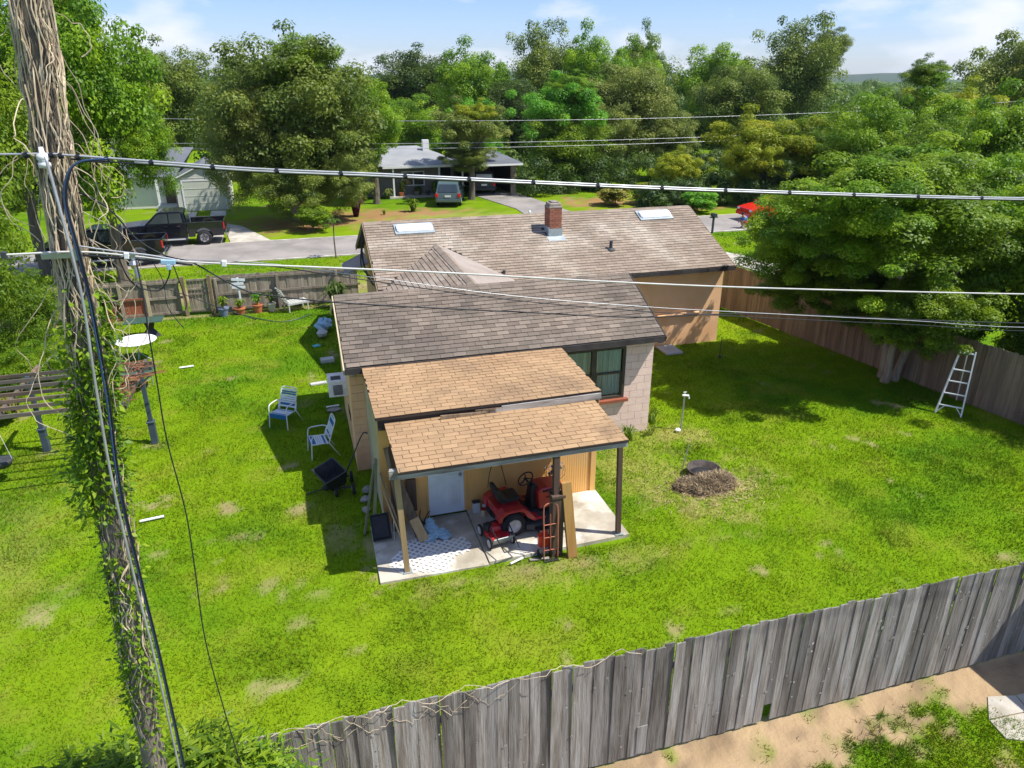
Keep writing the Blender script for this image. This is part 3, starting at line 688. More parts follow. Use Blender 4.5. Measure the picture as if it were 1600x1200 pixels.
for z in (1.0, 1.16):
    k_ = MB(); k_.lathe((2.71, wy - .04, z), [(.001, -.07), (.025, -.065), (.032, -.045), (.02, -.02), (.035, -.004), (.035, 0)], 14, axis='y'); k_.build('door_knob', 'knob_brass', door, smooth=True)
mb = MB(); mb.bx(2.0, 2.035, wy - .03, wy + .02, .1, 2.14); mb.bx(2.795, 2.84, wy - .03, wy + .02, .1, 2.14); mb.bx(2.035, 2.795, wy - .03, wy + .02, 2.105, 2.14); mb.build('door_frame', 'wall_yellow', door)
# ---- tan porch roofs
def warpu(u, s): return .006 * math.sin(u * 1.7 + s)
up = deck((1.05, 12.68, 2.585), (1, 0, 0), 4.66, (0, 2.50, .12), .04).build('porch_roof', 'deck_dark', house)
roof_plane(up, (1.05, 12.68, 2.60), 4.66, (0, 2.50, .12), 'shingle_tan', individual=130, warp=warpu, gap=.009)
def warpl(u, s): return .008 * math.sin(u * 2.3) * math.sin(s * 3)
lo_ = deck((1.22, 10.93, 2.335), (1, 0, 0), 4.32, (0, 2.06, .125), .035).build('porch_roof', 'deck_dark', house)
roof_plane(lo_, (1.22, 10.93, 2.345), 4.32, (0, 2.06, .125), 'shingle_tan', individual=170, warp=warpl, gap=.009)
# weathered boards in the joint and the beam under the eave
mb = MB(); mb.bar((3.55, 12.62, 2.50), (5.68, 12.60, 2.53), .035, .13); mb.bar((3.55, 12.62, 2.50), (3.3, 12.60, 2.47), .03, .08); jb = mb.build('joint_board', 'fascia', house)
mb = MB(); mb.bar((2.3, 12.60, 2.50), (2.9, 12.58, 2.485), .03, .07); mb.bar((2.9, 12.58, 2.485), (3.42, 12.60, 2.52), .03, .05); mb.bar((3.0, 12.6, 2.55), (3.5, 12.55, 2.57), .02, .015)
mb.build('broken_board', 'wood_old', house)
mb = MB(); mb.bx(1.1, 5.7, 12.74, 12.80, 2.3, 2.575); mb.build('joint_back', 'deck_dark', house)
mb = MB(); mb.bx(1.22, 5.54, 10.96, 11.0, 2.20, 2.30); mb.build('porch_fascia', 'fascia', house)
mb = MB(); mb.bx(1.10, 5.60, 11.16, 11.26, 2.12, 2.27); mb.bx(1.08, 1.32, 11.13, 11.155, 2.12, 2.29); mb.build('porch_beam', 'fascia', house)
mb = MB()
for x in np.arange(1.3, 5.6, .6): mb.bar((x, 11.0, 2.27), (x, 12.9, 2.40), .04, .07)
mb.build('rafters', 'wood_old', house)
pl = MB(); pl.bar((1.30, 11.24, .04), (1.22, 11.22, 2.12), .10, .10, (0, 1, 0)); pl.build('porch_post', 'wood_new', house)
pl = MB(); pl.bar((5.58, 11.2, .12), (5.50, 11.2, 2.14), .09, .09, (0, 1, 0)); pr = pl.build('porch_post', 'post_brown', house)
mb = MB(); mb.bx(5.50, 5.67, 11.12, 11.29, .08, .10); mb.build('post_foot', 'galv', pr)
mb = MB(); mb.bx(1.22, 1.39, 11.16, 11.33, .045, .07); mb.build('post_foot', 'galv', house)
pl = MB(); pl.bar((4.17, 11.02, 0), (4.14, 11.03, 2.2), .11, .11, (0, 1, 0)); pm_ = pl.build('porch_post', 'post_brown', house)
mb = MB(); mb.bx(4.06, 4.29, 10.93, 11.12, .0, 1.32); mb.bx(4.04, 4.31, 10.91, 11.14, 1.32, 1.38); mb.build('post_casing', 'post_brown', pm_, bevel=.006)
# AC unit in the side wall
ac = MB(); ac.bx(.34, .80, 16.95, 17.55, 1.30, 1.72); aco = ac.build('window_ac_unit', 'white_plastic', house, bevel=.015)
mb = MB()
for i in range(9): mb.bx(.45, .68, 16.935, 16.949, 1.36 + i * .03, 1.375 + i * .03)
mb.bx(.42, .66, 17.05, 17.3, 1.721, 1.727); mb.build('grille', 'dark_grey', aco)
mb = MB(); mb.bx(.772, .784, 16.3, 16.9, .9, 1.1); mb.build('side_hatch', 'interior_dark', house)

# ---- patio
mb = MB(); mb.slab([(.77, 11.06), (2.83, 11.02), (2.83, 12.925), (.80, 12.925)], -.05, .045); struct(mb.build('patio_slab', 'slab', bevel=.008))
mb = MB(); mb.slab([(2.845, 11.05), (5.80, 11.13), (5.80, 12.925), (2.845, 12.925)], -.05, .08); struct(mb.build('patio_slab', 'slab', bevel=.008))

# ------------------------------------------------------------------ fences
def fence(label, A, B, hgt, mat, pw=.14, gap=.006, z0=.03, side=1, dog=.03, rails=(.35, 1.45), thick=.018, jitter=.02, spacing=2.4, railmat=None, skip=(), postmat=None, ph=.05):
    A, B = Vector(A).to_3d(), Vector(B).to_3d(); d = (B - A); L = d.length; d.normalize(); ang = math.atan2(d.y, d.x); nrm = Vector((-d.y, d.x, 0)) * side
    t = thing('wood_fence', label, 'fence', A, ang)
    rs = random.Random(int(L * 91)); protos = []
    for q in range(6):
        m = MB(); h = hgt + rs.uniform(-jitter, jitter); w = pw * rs.uniform(.99, 1.05) - gap * .7
        poly = [(-w / 2, 0), (w / 2, 0), (w / 2, h - dog), (w / 2 - dog, h), (-w / 2 + dog, h), (-w / 2, h - dog)]
        m.prism(poly, -thick / 2, thick / 2); protos.append(m.mesh('picket', mat))
    n = int(L / pw)
    for i in range(n):
        if i in skip:
            m = MB(); m.box((0, 0, (hgt + .32) / 2), (pw * .97, thick, hgt - .32)); o = bpy.data.objects.new('picket', m.mesh('picket', mat)); C.objects.link(o); o.parent = t; o.location = ((i + .5) * pw, 0, z0); continue
        o = bpy.data.objects.new('picket', protos[rs.randrange(6)]); C.objects.link(o); o.parent = t
        o.location = ((i + .5) * pw, (i % 2) * .007 + rs.uniform(-.004, .004), z0 + rs.uniform(-.012, .012)); o.rotation_euler = (rs.uniform(-.012, .012), rs.uniform(-.003, .003), rs.uniform(-.04, .04))
    for z in rails:
        m = MB(); m.box((L / 2, side * .04, z0 + z), (L, .035, .09)); m.build('rail', railmat or mat, t, wd=False)
    k_ = int(L / spacing)
    for i in range(k_ + 1):
        m = MB(); m.box((min(i * spacing + .15, L - .06), side * .11, (hgt - .1 + ph) / 2), (.1, .1, hgt - .1 + ph)); m.build('fence_post', postmat or railmat or mat, t, wd=False)
    return t
near = fence('tall weathered grey picket fence across the foreground', (-2.35, 6.36), (12.0, 6.36), 1.86, 'wood_grey', skip=(57,), spacing=2.6, jitter=.008, dog=.012, z0=.05, ph=.0)
# lighter knots on the foreground pickets
rsk = random.Random(21); kp = MB(); kd = MB()
for i in range(170):
    x = rsk.uniform(.3, 14.2); z = rsk.uniform(.3, 1.8); a = rsk.uniform(.008, .02); b = a * rsk.uniform(.5, 1.6); tl = rsk.uniform(-.6, .6)
    for (m_, q, yo) in ((kp, 1.0, -.0185), (kd, .45, -.0195)):
        if m_ is kd and rsk.random() < .4: continue
        m_.add([(x + math.cos(t_) * a * q * math.cos(tl) - math.sin(t_) * b * q * math.sin(tl), yo, z + math.cos(t_) * a * q * math.sin(tl) + math.sin(t_) * b * q * math.cos(tl)) for t_ in [j * .785 for j in range(8)]], [tuple(range(8))])
kp.build('pale_knots', 'knot_pale', near, kind='stuff', wd=False); kd.build('dark_knots', 'rubber', near, kind='stuff', wd=False)
# replaced short bottom board next to the gap, trailing dry vine on top
mb = MB(); mb.box((3.72 + 2.35, -.016, .34), (.15, .012, .5)); mb.build('patch_board', 'wood_grey', near, wd=False)
vn = MB(); p = Vector((-1.6, 6.33, 1.95)); path = []
for i in range(70):
    x = -1.6 + i * .075; path.append((x, 6.33 + .05 * math.sin(i * .7) + rsk.uniform(-.02, .02), 1.93 + .035 * math.sin(i * .5) + rsk.uniform(-.015, .02)))
vn.tube(path, .004, 4)
for q in range(9):
    x = -1.3 + q * .33 + rsk.uniform(-.1, .1); pth = []
    for i in range(14): pth.append((x + i * .05 + rsk.uniform(-.03, .03), 6.32 + rsk.uniform(-.01, .02), 1.92 - .28 * math.sin(i / 13 * math.pi) * rsk.uniform(.7, 1.1)))
    vn.tube(pth, .0028, 4)
solo(vn, 'dry_vine', 'vine_stem', 'thin dry vine trailing along the top of the foreground fence', 'vine', (-1.6, 6.33, 1.9))
fence('brown picket fence along the right side of the yard under the trees', (15.95, 26.2), (18.95, 7.4), 1.83, 'wood_fence_side', side=1, z0=.02)
fence('weathered side fence continuing to the lower right corner', (18.97, 7.35), (19.3, 6.36), 1.83, 'wood_fence_side', side=1)
bf = fence('weathered fence left of the small gate with a rust red lower patch', (-9.2, 29.75), (-4.45, 29.72), 1.46, 'wood_fence_far', side=-1, rails=(.12, .72, 1.32), railmat='wood_fence_far')
mb = MB()
for i in range(11): mb.box((2.0 + i * .125, -.028, .42), (.115, .016, .72))
mb.build('rust_red_patch', 'wood_rust', bf, wd=False, label='rust red painted lower boards')
mb = MB(); mb.box((2.65, -.09, .80), (1.45, .03, .07)); mb.box((3.38, -.09, .42), (.08, .03, .82)); mb.box((2.65, -.09, .06), (1.45, .03, .07)); mb.build('patch_frame', 'wood_rust', bf, wd=False)
mb = MB(); mb.box((3.47, -.12, .75), (.11, .05, 1.5)); mb.build('pale_upright', 'trim_cream', bf, wd=False)
bf2 = fence('weathered back fence between the small gate and the house behind the flower pots', (-3.38, 29.72), (2.3, 29.80), 1.46, 'wood_fence_far', side=-1, rails=(.12, .72, 1.32), spacing=2.3)
gate = thing('gate', 'small weathered wooden gate between two brown posts in the back fence', 'gate', (-3.9, 29.68, 0))
for i in range(6):
    m = MB(); m.bx(-4.28 + i * .125, -4.28 + i * .125 + .115, 29.69, 29.71, .1, 1.42); m.build('picket', 'wood_fence_far', gate)
for z in (.15, .80, 1.0, 1.36): m = MB(); m.bx(-4.27, -3.53, 29.65, 29.688, z, z + .07); m.build('rail', 'wood_fence_far', gate)
for x in (-4.4, -3.45): m = MB(); m.box((x, 29.6, .78), (.12, .12, 1.56)); m.build('gate_post', 'wood_old', gate)

# ------------------------------------------------------------------ trees
def crown_mesh(name, seed, nleaf, ls, ncl, mat, flat=1.0, out=.25, spread=.34):
    rs = np.random.RandomState(seed)
    d = rs.normal(size=(ncl, 3)); d /= np.linalg.norm(d, axis=1)[:, None]; d[:, 2] = np.abs(d[:, 2]) * np.where(rs.rand(ncl) < .72, 1, -1)
    lob = 1 + .14 * np.sin(3 * np.arctan2(d[:, 1], d[:, 0]) + seed) + .12 * np.sin(5 * np.arctan2(d[:, 1], d[:, 0]) + 2 * seed)
    r = (rs.rand(ncl) ** .45) * .80 * lob + (rs.rand(ncl) < .2) * out * rs.rand(ncl)
    cc = d * r[:, None]; cr_ = rs.uniform(.13, spread, ncl) * (1.15 - .45 * np.clip(r, 0, 1)); cv = rs.rand(ncl)
    wgt = cr_ ** 2; idx = rs.choice(ncl, nleaf, p=wgt / wgt.sum())
    e = rs.normal(size=(nleaf, 3)); e /= np.linalg.norm(e, axis=1)[:, None]; e[:, 2] = np.where(rs.rand(nleaf) < .35, np.abs(e[:, 2]), e[:, 2])
    p = cc[idx] + e * (cr_[idx] * rs.rand(nleaf) ** .25 * rs.uniform(.8, 1.15, nleaf))[:, None] * np.array([1, 1, .72])
    nrm = e * .9 + np.array([0, 0, .6]) + rs.normal(size=(nleaf, 3)) * .42; nrm /= np.linalg.norm(nrm, axis=1)[:, None]
    a = np.cross(nrm, rs.normal(size=(nleaf, 3))); a /= np.linalg.norm(a, axis=1)[:, None]; b = np.cross(nrm, a)
    L = ls * rs.uniform(.6, 1.35, nleaf); Wd = L * .55
    v = np.empty((nleaf, 4, 3)); v[:, 0] = p - a * L[:, None] / 2; v[:, 1] = p + b * Wd[:, None] / 2 + nrm * (L * .1)[:, None]; v[:, 2] = p + a * L[:, None] / 2; v[:, 3] = p - b * Wd[:, None] / 2 + nrm * (L * .1)[:, None]
    lc = np.clip(.65 * cv[idx] + .35 * rs.rand(nleaf), 0, 1)
    return leafmesh(name, v, lc, mat)
def leafmesh(name, v, lc, mat):
    n = len(v); me = bpy.data.meshes.new(name); me.vertices.add(4 * n); me.vertices.foreach_set('co', v.reshape(-1))
    me.loops.add(4 * n); me.loops.foreach_set('vertex_index', np.arange(4 * n, dtype=np.int32)); me.polygons.add(n)
    me.polygons.foreach_set('loop_start', np.arange(0, 4 * n, 4, dtype=np.int32))
    at = me.attributes.new('lc', 'FLOAT', 'POINT'); at.data.foreach_set('value', np.repeat(lc, 4)); me.update(calc_edges=True)
    me.materials.append(M[mat] if isinstance(mat, str) else mat); return me
PROTO = {}
def proto(kind, mat):
    key = (kind, mat)
    if key not in PROTO:
        base_ = {'round': (5, 42000, .042, 110), 'rough': (9, 42000, .040, 110), 'fine': (13, 52000, .036, 170), 'tall': (17, 42000, .044, 120), 'hi': (21, 70000, .036, 120), 'hi2': (44, 60000, .040, 90), 'bush': (31, 9000, .10, 60), 'lump': (27, 42000, .040, 90)}[kind]
        if ('m', kind) not in PROTO: PROTO[('m', kind)] = crown_mesh('crown_' + kind, base_[0], base_[1], base_[2], base_[3], mat, spread={'lump': .26, 'hi': .27, 'hi2': .30, 'fine': .27, 'round': .30}.get(kind, .34), out=.4 if kind in ('tall', 'rough', 'hi', 'hi2') else .25)
        PROTO[key] = PROTO[('m', kind)]
    return PROTO[key]
def crown_obj(kind, mat, parent, loc, scale, rz, name='crown'):
    me = proto(kind, mat); o = bpy.data.objects.new(name, me); C.objects.link(o); o.parent = parent
    o.location = loc; o.scale = scale; o.rotation_euler = (0, 0, rz)
    o.material_slots[0].link = 'OBJECT'; o.material_slots[0].material = M[mat]
    return o
def trunk_mb(h, r, rx, rz, seed, nl=6, lean=0, stems=1):
    rs = random.Random(seed); m = MB()
    for s_ in range(stems):
        a0 = s_ * 2.2 + seed; bx_ = (0 if stems == 1 else .22) ; q = Vector((bx_ * math.cos(a0), bx_ * math.sin(a0), -.1)); top = Vector((rx * .25 * math.cos(a0) * (stems > 1) + lean, rx * .25 * math.sin(a0) * (stems > 1), h))
        pts = [q.lerp(top, f) + Vector((rs.uniform(-.08, .08), rs.uniform(-.08, .08), 0)) * (0 < f < 1) for f in (0, .08, .3, .55, .8, 1)]
        m.tube(pts, [r * 1.5, r * 1.15, r, r * .85, r * .65, r * .4], 9)
        for i in range(nl):
            f = .45 + .5 * i / nl; st = q.lerp(top, f); a = a0 + i * 2.4 + rs.uniform(-.4, .4)
            e = top + Vector((math.cos(a) * rx * rs.uniform(.3, .55), math.sin(a) * rx * rs.uniform(.3, .55), rz * rs.uniform(.0, .5)))
            mid = st.lerp(e, .5) + Vector((0, 0, rs.uniform(.1, .5)))
            m.tube([st, mid, e], [r * .45, r * .3, r * .1], 6)
    return m
tn = [0]
def tree(label, x, y, top, bot, r, kind, mat, trunk=.22, ry=None, cat='tree', extra=(), bark='bark', nl=6, stems=1, tx=None, ty=None, name='tree'):
    tn[0] += 1; s_ = tn[0]; tx = x if tx is None else tx; ty = y if ty is None else ty
    t = thing(name, label, cat, (tx, ty, 0)); zc = (top + bot) / 2; rz = (top - bot) / 2
    m = trunk_mb(max(zc - rz * .25, .4), trunk, r, rz, s_, nl, stems=stems); m.build('trunk', bark, t, wd=False)
    crown_obj(kind, mat, t, (x - tx, y - ty, zc), (r * 1.06, (ry or r) * 1.06, rz * 1.12), s_ * 1.7)
    for (dx, dy, dz, rr, rzz, kk, mm) in extra:
        crown_obj(kk, mm, t, (x - tx + dx, y - ty + dy, dz), (rr, rr, rzz), s_ * 2.3 + dx)
    return t
# left side
tree('tall bright green tree just right of the utility pole, behind the black trucks', -7.6, 35.2, 11.8, 2.6, 3.5, 'tall', 'leaf_bright', ry=3.0, extra=((-.4, .3, 10.9, 1.5, 2.2, 'rough', 'leaf_bright'), (1.9, -.4, 5.6, 1.5, 1.8, 'rough', 'leaf_bright')))
tree('broad mid green tree at the left edge behind the utility pole', -10.6, 29.8, 10.2, 1.6, 3.0, 'rough', 'leaf_mid')
tree('dark leafy tree at the left edge above the clipped hedge', -9.6, 24.5, 6.8, .4, 1.9, 'rough', 'leaf_mid')
tree('tall yellow green tree peeking between the utility pole and its neighbour', -11.5, 38.5, 12.6, 3.2, 3.0, 'tall', 'leaf_bright')
tree('dark evergreen overhanging the left edge low down', -9.5, 20.6, 4.4, .2, 1.7, 'round', 'leaf_dark')
tree('dark rounded oak behind the small pale garage house', -8.6, 68, 11.2, 1.4, 4.6, 'fine', 'leaf_oak')
tree('dark green tree between the garage house and the big oak', -3.2, 72, 10.6, 1.4, 3.6, 'fine', 'leaf_oak')
tree('large spreading oak with pale hanging branches across the street, left of the grey house', .6, 50, 11.3, .6, 5.5, 'fine', 'leaf_oak', trunk=.4, bark='bark_pale',
     extra=((-2.6, -1.2, 5.0, 3.0, 3.6, 'fine', 'leaf_olive'), (2.6, -.6, 4.6, 2.9, 3.2, 'fine', 'leaf_oak'), (1.0, .6, 8.8, 3.2, 2.6, 'round', 'leaf_mid'), (-3.6, 0, 4.2, 2.4, 3.4, 'fine', 'leaf_olive'), (-.8, -2.6, 2.4, 2.6, 2.3, 'fine', 'leaf_oak'), (2.8, -1.6, 2.6, 2.2, 2.2, 'fine', 'leaf_olive')), stems=2)
tree('low bright green bush under the large oak by the street', 1.0, 45.6, 1.7, 0, 1.3, 'bush', 'leaf_mid', trunk=.06, cat='bush', name='bush')
tree('bright green edge tree hugging the right flank of the large oak', 6.0, 55.2, 8.6, 1.6, 2.5, 'round', 'leaf_bright')
# centre background
tree('dark domed oak on the skyline left of centre', 15.6, 95, 12.0, 1.6, 6.4, 'fine', 'leaf_dark')
tree('bright green skyline tree beside the dark domed oak', 20.4, 84, 11.4, 1.5, 4.6, 'tall', 'leaf_bright')
tree('bright green rounded tree behind the grey house chimney', 11.2, 70, 7.0, .6, 4.0, 'rough', 'leaf_bright')
tree('fresh green tree to the right behind the grey house roof', 17.4, 72, 6.6, .6, 3.4, 'rough', 'leaf_fresh')
tree('yellow green tree in front of the grey house carport', 13.2, 55.2, 7.3, 1.9, 3.1, 'lump', 'leaf_olive', extra=((.3, 0, 5.8, 1.9, 1.6, 'lump', 'leaf_yellow'), (-.3, -.6, 3.0, 2.2, 1.3, 'lump', 'leaf_olive')))
tree('dark green tree standing between the bright skyline tree and the tall grey green one', 24.0, 80, 8.8, .5, 4.4, 'fine', 'leaf_dark')
tree('tall dark grey green tree on the skyline at the centre', 31.2, 92, 14.6, 1.5, 4.6, 'rough', 'leaf_oak')
tree('bright feathery tropical tree right of the carport', 21.9, 60, 9.0, 2.0, 3.9, 'lump', 'leaf_fresh', extra=((.4, -1, 3.0, 4.2, 3.2, 'rough', 'leaf_mid'), (1.0, 0, 7.6, 2.4, 1.8, 'lump', 'leaf_bright')))
tree('light green tall tree with drooping tufts on the skyline', 36.0, 88, 13.3, 1.2, 4.3, 'tall', 'leaf_bright')
tree('second light green skyline tree right of the drooping tufted one', 42.4, 90, 12.0, 1.2, 4.0, 'tall', 'leaf_bright')
tree('large olive green willowy tree behind the middle of the roof ridge', 30.6, 65, 10.2, .3, 5.2, 'fine', 'leaf_olive', extra=((-3.2, -3, 3.6, 3.2, 3.6, 'fine', 'leaf_olive'), (2.2, -3.5, 3.2, 3.2, 3.3, 'fine', 'leaf_olive')), bark='bark_pale')
tree('pointed dark conifer like crown rising over the skyline', 48.0, 98, 14.2, 2, 3.2, 'tall', 'leaf_mid')
tree('broad bright green tree on the skyline right of the conifer like crown', 55.6, 92, 12.8, .8, 5.8, 'round', 'leaf_bright')
tree('tall open crowned dark tree at the right end of the skyline group', 62.4, 84, 15.2, 1.0, 6.0, 'rough', 'leaf_oak', extra=((4.2, 0, 12.0, 3.2, 2.4, 'rough', 'leaf_oak'),))
tree('grey green rounded oak in the middle distance behind the yellow green trees', 47.6, 74, 10.2, .4, 5.8, 'fine', 'leaf_oak')
tree('rounded golden green tree across the street right of the roof', 34.2, 48.6, 6.7, .4, 4.4, 'lump', 'leaf_yellow', extra=((-2.0, -1.4, 2.8, 2.6, 2.6, 'lump', 'leaf_yellow'), (2.8, -1.2, 3.2, 2.8, 2.9, 'lump', 'leaf_mid')))
tree('small golden green round tree left of the bigger golden green one', 28.0, 50, 4.0, .1, 2.2, 'lump', 'leaf_yellow', trunk=.1)
tree('pale yellow flowering shrub behind the right part of the roof ridge', 25.4, 49.0, 1.6, 0, 1.6, 'bush', 'leaf_flower', trunk=.05, cat='bush', name='bush')
tree('second pale yellow flowering shrub behind the roof ridge', 22.7, 49.6, 1.5, 0, 1.5, 'bush', 'leaf_flower', trunk=.05, cat='bush', name='bush')
tree('bright green low bush at the street edge right of the roof', 26.8, 45.0, 1.7, 0, 1.4, 'bush', 'leaf_fresh', trunk=.05, cat='bush', name='bush')
# right
tree('large bright green tree with the leafy spire top right of centre', 44.5, 45.5, 8.8, .3, 4.6, 'lump', 'leaf_bright', extra=((0, 0, 8.4, 1.7, 1.6, 'tall', 'leaf_mid'), (-4.6, 2, 3.6, 3.2, 3.4, 'rough', 'leaf_mid')))
tree('dark tall tree in the upper right corner', 70.5, 60, 14.2, .4, 6.2, 'lump', 'leaf_olive')
tree('mid green tree between the golden tree and the spire topped tree', 37.8, 42.2, 7.4, .4, 3.4, 'rough', 'leaf_bright')
tree('bright green tree at the right edge below the tall corner tree', 40.0, 34.0, 8.4, .1, 4.0, 'lump', 'leaf_bright', extra=((-4.4, 1.2, 3.4, 3.2, 3.4, 'rough', 'leaf_mid'),))
tree('yellow green tree filling the gap on the far right horizon', 60, 58, 8.6, .4, 5.0, 'lump', 'leaf_yellow')
tree('broad tree on the right with glossy leaves beyond the side fence', 30.4, 29.5, 5.8, .1, 4.0, 'hi2', 'leaf_bright', extra=((-2.6, .6, 2.6, 2.6, 2.7, 'rough', 'leaf_mid'),))
tree('multi stemmed tree growing at the right hand fence with its crown over the lawn', 16.0, 16.4, 7.0, 2.7, 3.1, 'hi', 'leaf_mid', trunk=.10, bark='bark_pale', stems=3, nl=3, tx=17.0, ty=16.5,
     extra=((-1.6, 2.2, 4.0, 1.9, 1.7, 'hi', 'leaf_bright'), (-1.6, -.6, 5.2, 2.1, 1.7, 'hi2', 'leaf_bright'), (.9, -1.2, 2.6, 1.7, 1.4, 'hi2', 'leaf_mid'), (2.4, .6, 3.9, 2.6, 2.3, 'hi2', 'leaf_mid'), (.4, 1.4, 2.5, 1.7, 1.2, 'hi2', 'leaf_mid'), (.9, -.3, 1.9, 1.2, .9, 'bush', 'leaf_mid'), (-.6, 2.6, 2.6, 1.7, 1.4, 'hi', 'leaf_mid')))
tree('dense tree behind the right hand fence at the frame edge over the ladder', 20.9, 15.4, 6.8, .3, 2.8, 'hi2', 'leaf_bright', trunk=.2, extra=((.8, -2.8, 3.2, 2.4, 2.8, 'hi', 'leaf_mid'), (.2, 3.4, 4.4, 2.4, 2.6, 'hi', 'leaf_bright')))
tree('leafy tree beyond the far end of the right hand fence', 22.2, 24.6, 4.0, .1, 2.4, 'hi', 'leaf_mid', trunk=.18, extra=((-1.2, -2.2, 2.1, 1.8, 1.8, 'hi', 'leaf_mid'),))
tree('tree just outside the right edge whose shadow falls over the ladder lawn', 21.6, 11.4, 7.2, .3, 2.6, 'hi', 'leaf_mid', trunk=.2, extra=((.6, -2.6, 4.6, 2.2, 2.2, 'hi2', 'leaf_mid'),))
for lb, x_, y_, t_, r_, m_ in (('bright bush filling the gap behind the fence right of the multi stemmed tree', 20.2, 14.2, 2.6, 1.5, 'leaf_mid'), ('dark bush behind the right hand fence beyond the ladder', 19.9, 17.6, 2.8, 1.6, 'leaf_mid')):
    tree(lb, x_, y_, t_, 0, r_, 'round', m_, trunk=.06, cat='bush', name='bush')
# distant woods and hills
def mass(name, label, spots, nl, ls, mat):
    rs = np.random.RandomState(77); V = []; K = []
    for (x, y, z, rx, rz) in spots:
        e = rs.normal(size=(nl, 3)); e /= np.linalg.norm(e, axis=1)[:, None]
        q = rs.normal(size=(26, 3)); q /= np.linalg.norm(q, axis=1)[:, None]; qi = rs.randint(0, 26, nl)
        p = q[qi] * .72 + e * (.36 * rs.rand(nl) ** .4)[:, None]
        p = p * np.array([rx, rx, rz]) + np.array([x, y, z])
        nr = e + np.array([0, 0, .5]); nr /= np.linalg.norm(nr, axis=1)[:, None]
        a = np.cross(nr, rs.normal(size=(nl, 3))); a /= np.linalg.norm(a, axis=1)[:, None]; b = np.cross(nr, a); L = (ls * rs.uniform(.6, 1.4, nl))[:, None]
        V.append(np.stack([p - a * L / 2, p + b * L * .3, p + a * L / 2, p - b * L * .3], 1)); K.append(np.clip(.5 * rs.rand(26)[qi] + .5 * rs.rand(nl) * rs.rand(), 0, 1))
    me = leafmesh(name, np.concatenate(V), np.concatenate(K), mat); o = bpy.data.objects.new(name, me); C.objects.link(o); o['kind'] = 'stuff'; o['label'] = label; o['category'] = 'wood'
rs = random.Random(12); sp = []
for i in range(46):
    x = -50 + i * 3.9 + rs.uniform(-2, 2); y = 98 + rs.uniform(0, 24) - max(0, x - 30) * .25; sp.append((x, y, rs.uniform(4.2, 5.4) if x < 60 else 2.6, rs.uniform(4, 6), rs.uniform(5.2, 7.2) if x < 60 else 4.2))
for i in range(30):
    x = -42 + i * 4.2 + rs.uniform(-2, 2); sp.append((x, 76 + rs.uniform(0, 6), 2.4, 3.6, 2.8))
for i in range(22):
    x = -62 + i * 2.6; sp.append((x, 62 + rs.uniform(-3, 3) , 4, 4, 5) if x < -14 else (x + 62, 63, 1.8, 3.0, 2.4))
rs = random.Random(5)
far_ = [(60 + rs.uniform(0, 240), 110 + rs.uniform(0, 150), 1.6 + rs.uniform(-1, 1.2), rs.uniform(6, 10), rs.uniform(4.5, 6.5)) for i in range(110)] + [(-120 + rs.uniform(0, 200), 150 + rs.uniform(0, 60), 3, 8, 6) for i in range(40)]
mass('distant_woodland', 'low distant woodland stretching to the hills on the horizon', far_, 1100, 1.0, 'leaf_far')
mass('background_woodland', 'unbroken mass of trees filling the background behind the houses', sp, 2600, .40, 'leaf_far')
sp = [(19 + i * 3.2, 56.5 + rs.uniform(-1, 1) + i * .3, 1.0, 2.4, 2.0) for i in range(16)] + [(36 + i * 4, 40 - i * 1.2, 1.4, 2.8, 2.2) for i in range(12)] + [(24.5 + i * 2.6, 46.6 + (i % 3) * .8, .8, 1.7, 1.3) for i in range(9)]
mass('roadside_undergrowth', 'dark undergrowth below the trees along the far side of the street', sp, 6000, .17, 'leaf_dark')
hl = MB(); hn = 80; vs = []
for i in range(hn + 1):
    a = -.25 + 1.7 * i / hn; d = 2300; hh = 8 + 9 * math.sin(i * .31 + 1) + 7 * math.sin(i * .83) + 5 * math.sin(i * .17 + 2)
    cx, sy = math.sin(a), math.cos(a)
    for (dd, zz) in ((d - 500, -2), (d - 200, hh * .4 + 4), (d, hh + 6), (d + 300, hh * .3)): vs.append((cx * dd, sy * dd, zz))
hl.add(vs, [(i * 4 + j, (i + 1) * 4 + j, (i + 1) * 4 + j + 1, i * 4 + j + 1) for i in range(hn) for j in range(3)]); struct(hl.build('hills', 'hills', smooth=True))

# ------------------------------------------------------------------ small plants
def plant(label, x, y, h, r, mat, n=40, wid=.05, droop=.5, cat='plant', name='plant', z=0, seed=None, pot=None):
    rs = random.Random(seed or int(x * 31 + y * 17)); m = MB()
    for i in range(n):
        a = rs.uniform(0, 6.283); hh = h * rs.uniform(.5, 1); rr = r * rs.uniform(.3, 1)
        p0 = Vector((x + rs.uniform(-.2, .2) * r, y + rs.uniform(-.2, .2) * r, z)); p1 = p0 + Vector((math.cos(a) * rr * .45, math.sin(a) * rr * .45, hh)); p2 = p0 + Vector((math.cos(a) * rr, math.sin(a) * rr, hh * (1 - droop * rs.random())))
        s_ = Vector((-math.sin(a), math.cos(a), 0)) * wid / 2 * rs.uniform(.7, 1.2)
        m.add([p0 - s_ * .3, p0 + s_ * .3, p1 + s_, p1 - s_, p2], [(0, 1, 2, 3), (3, 2, 4)])
    me = m.mesh(name, mat, (x, y, z)); at = me.attributes.new('lc', 'FLOAT', 'POINT'); at.data.foreach_set('value', [q for q in m.r])
    o = bpy.data.objects.new(name, me); C.objects.link(o); o.location = (x, y, z)
    return tag(o, label, cat)
plant('strappy green weed clump against the pink block wall corner', 8.62, 15.75, .5, .4, 'leaf_mid', 46, .035)
plant('spiky green weed clump in front of the pink block wall', 7.62, 15.05, .42, .38, 'leaf_mid', 44, .03)
plant('low weed clump between the two clumps at the wall', 8.25, 15.15, .3, .3, 'leaf_olive', 30, .03)
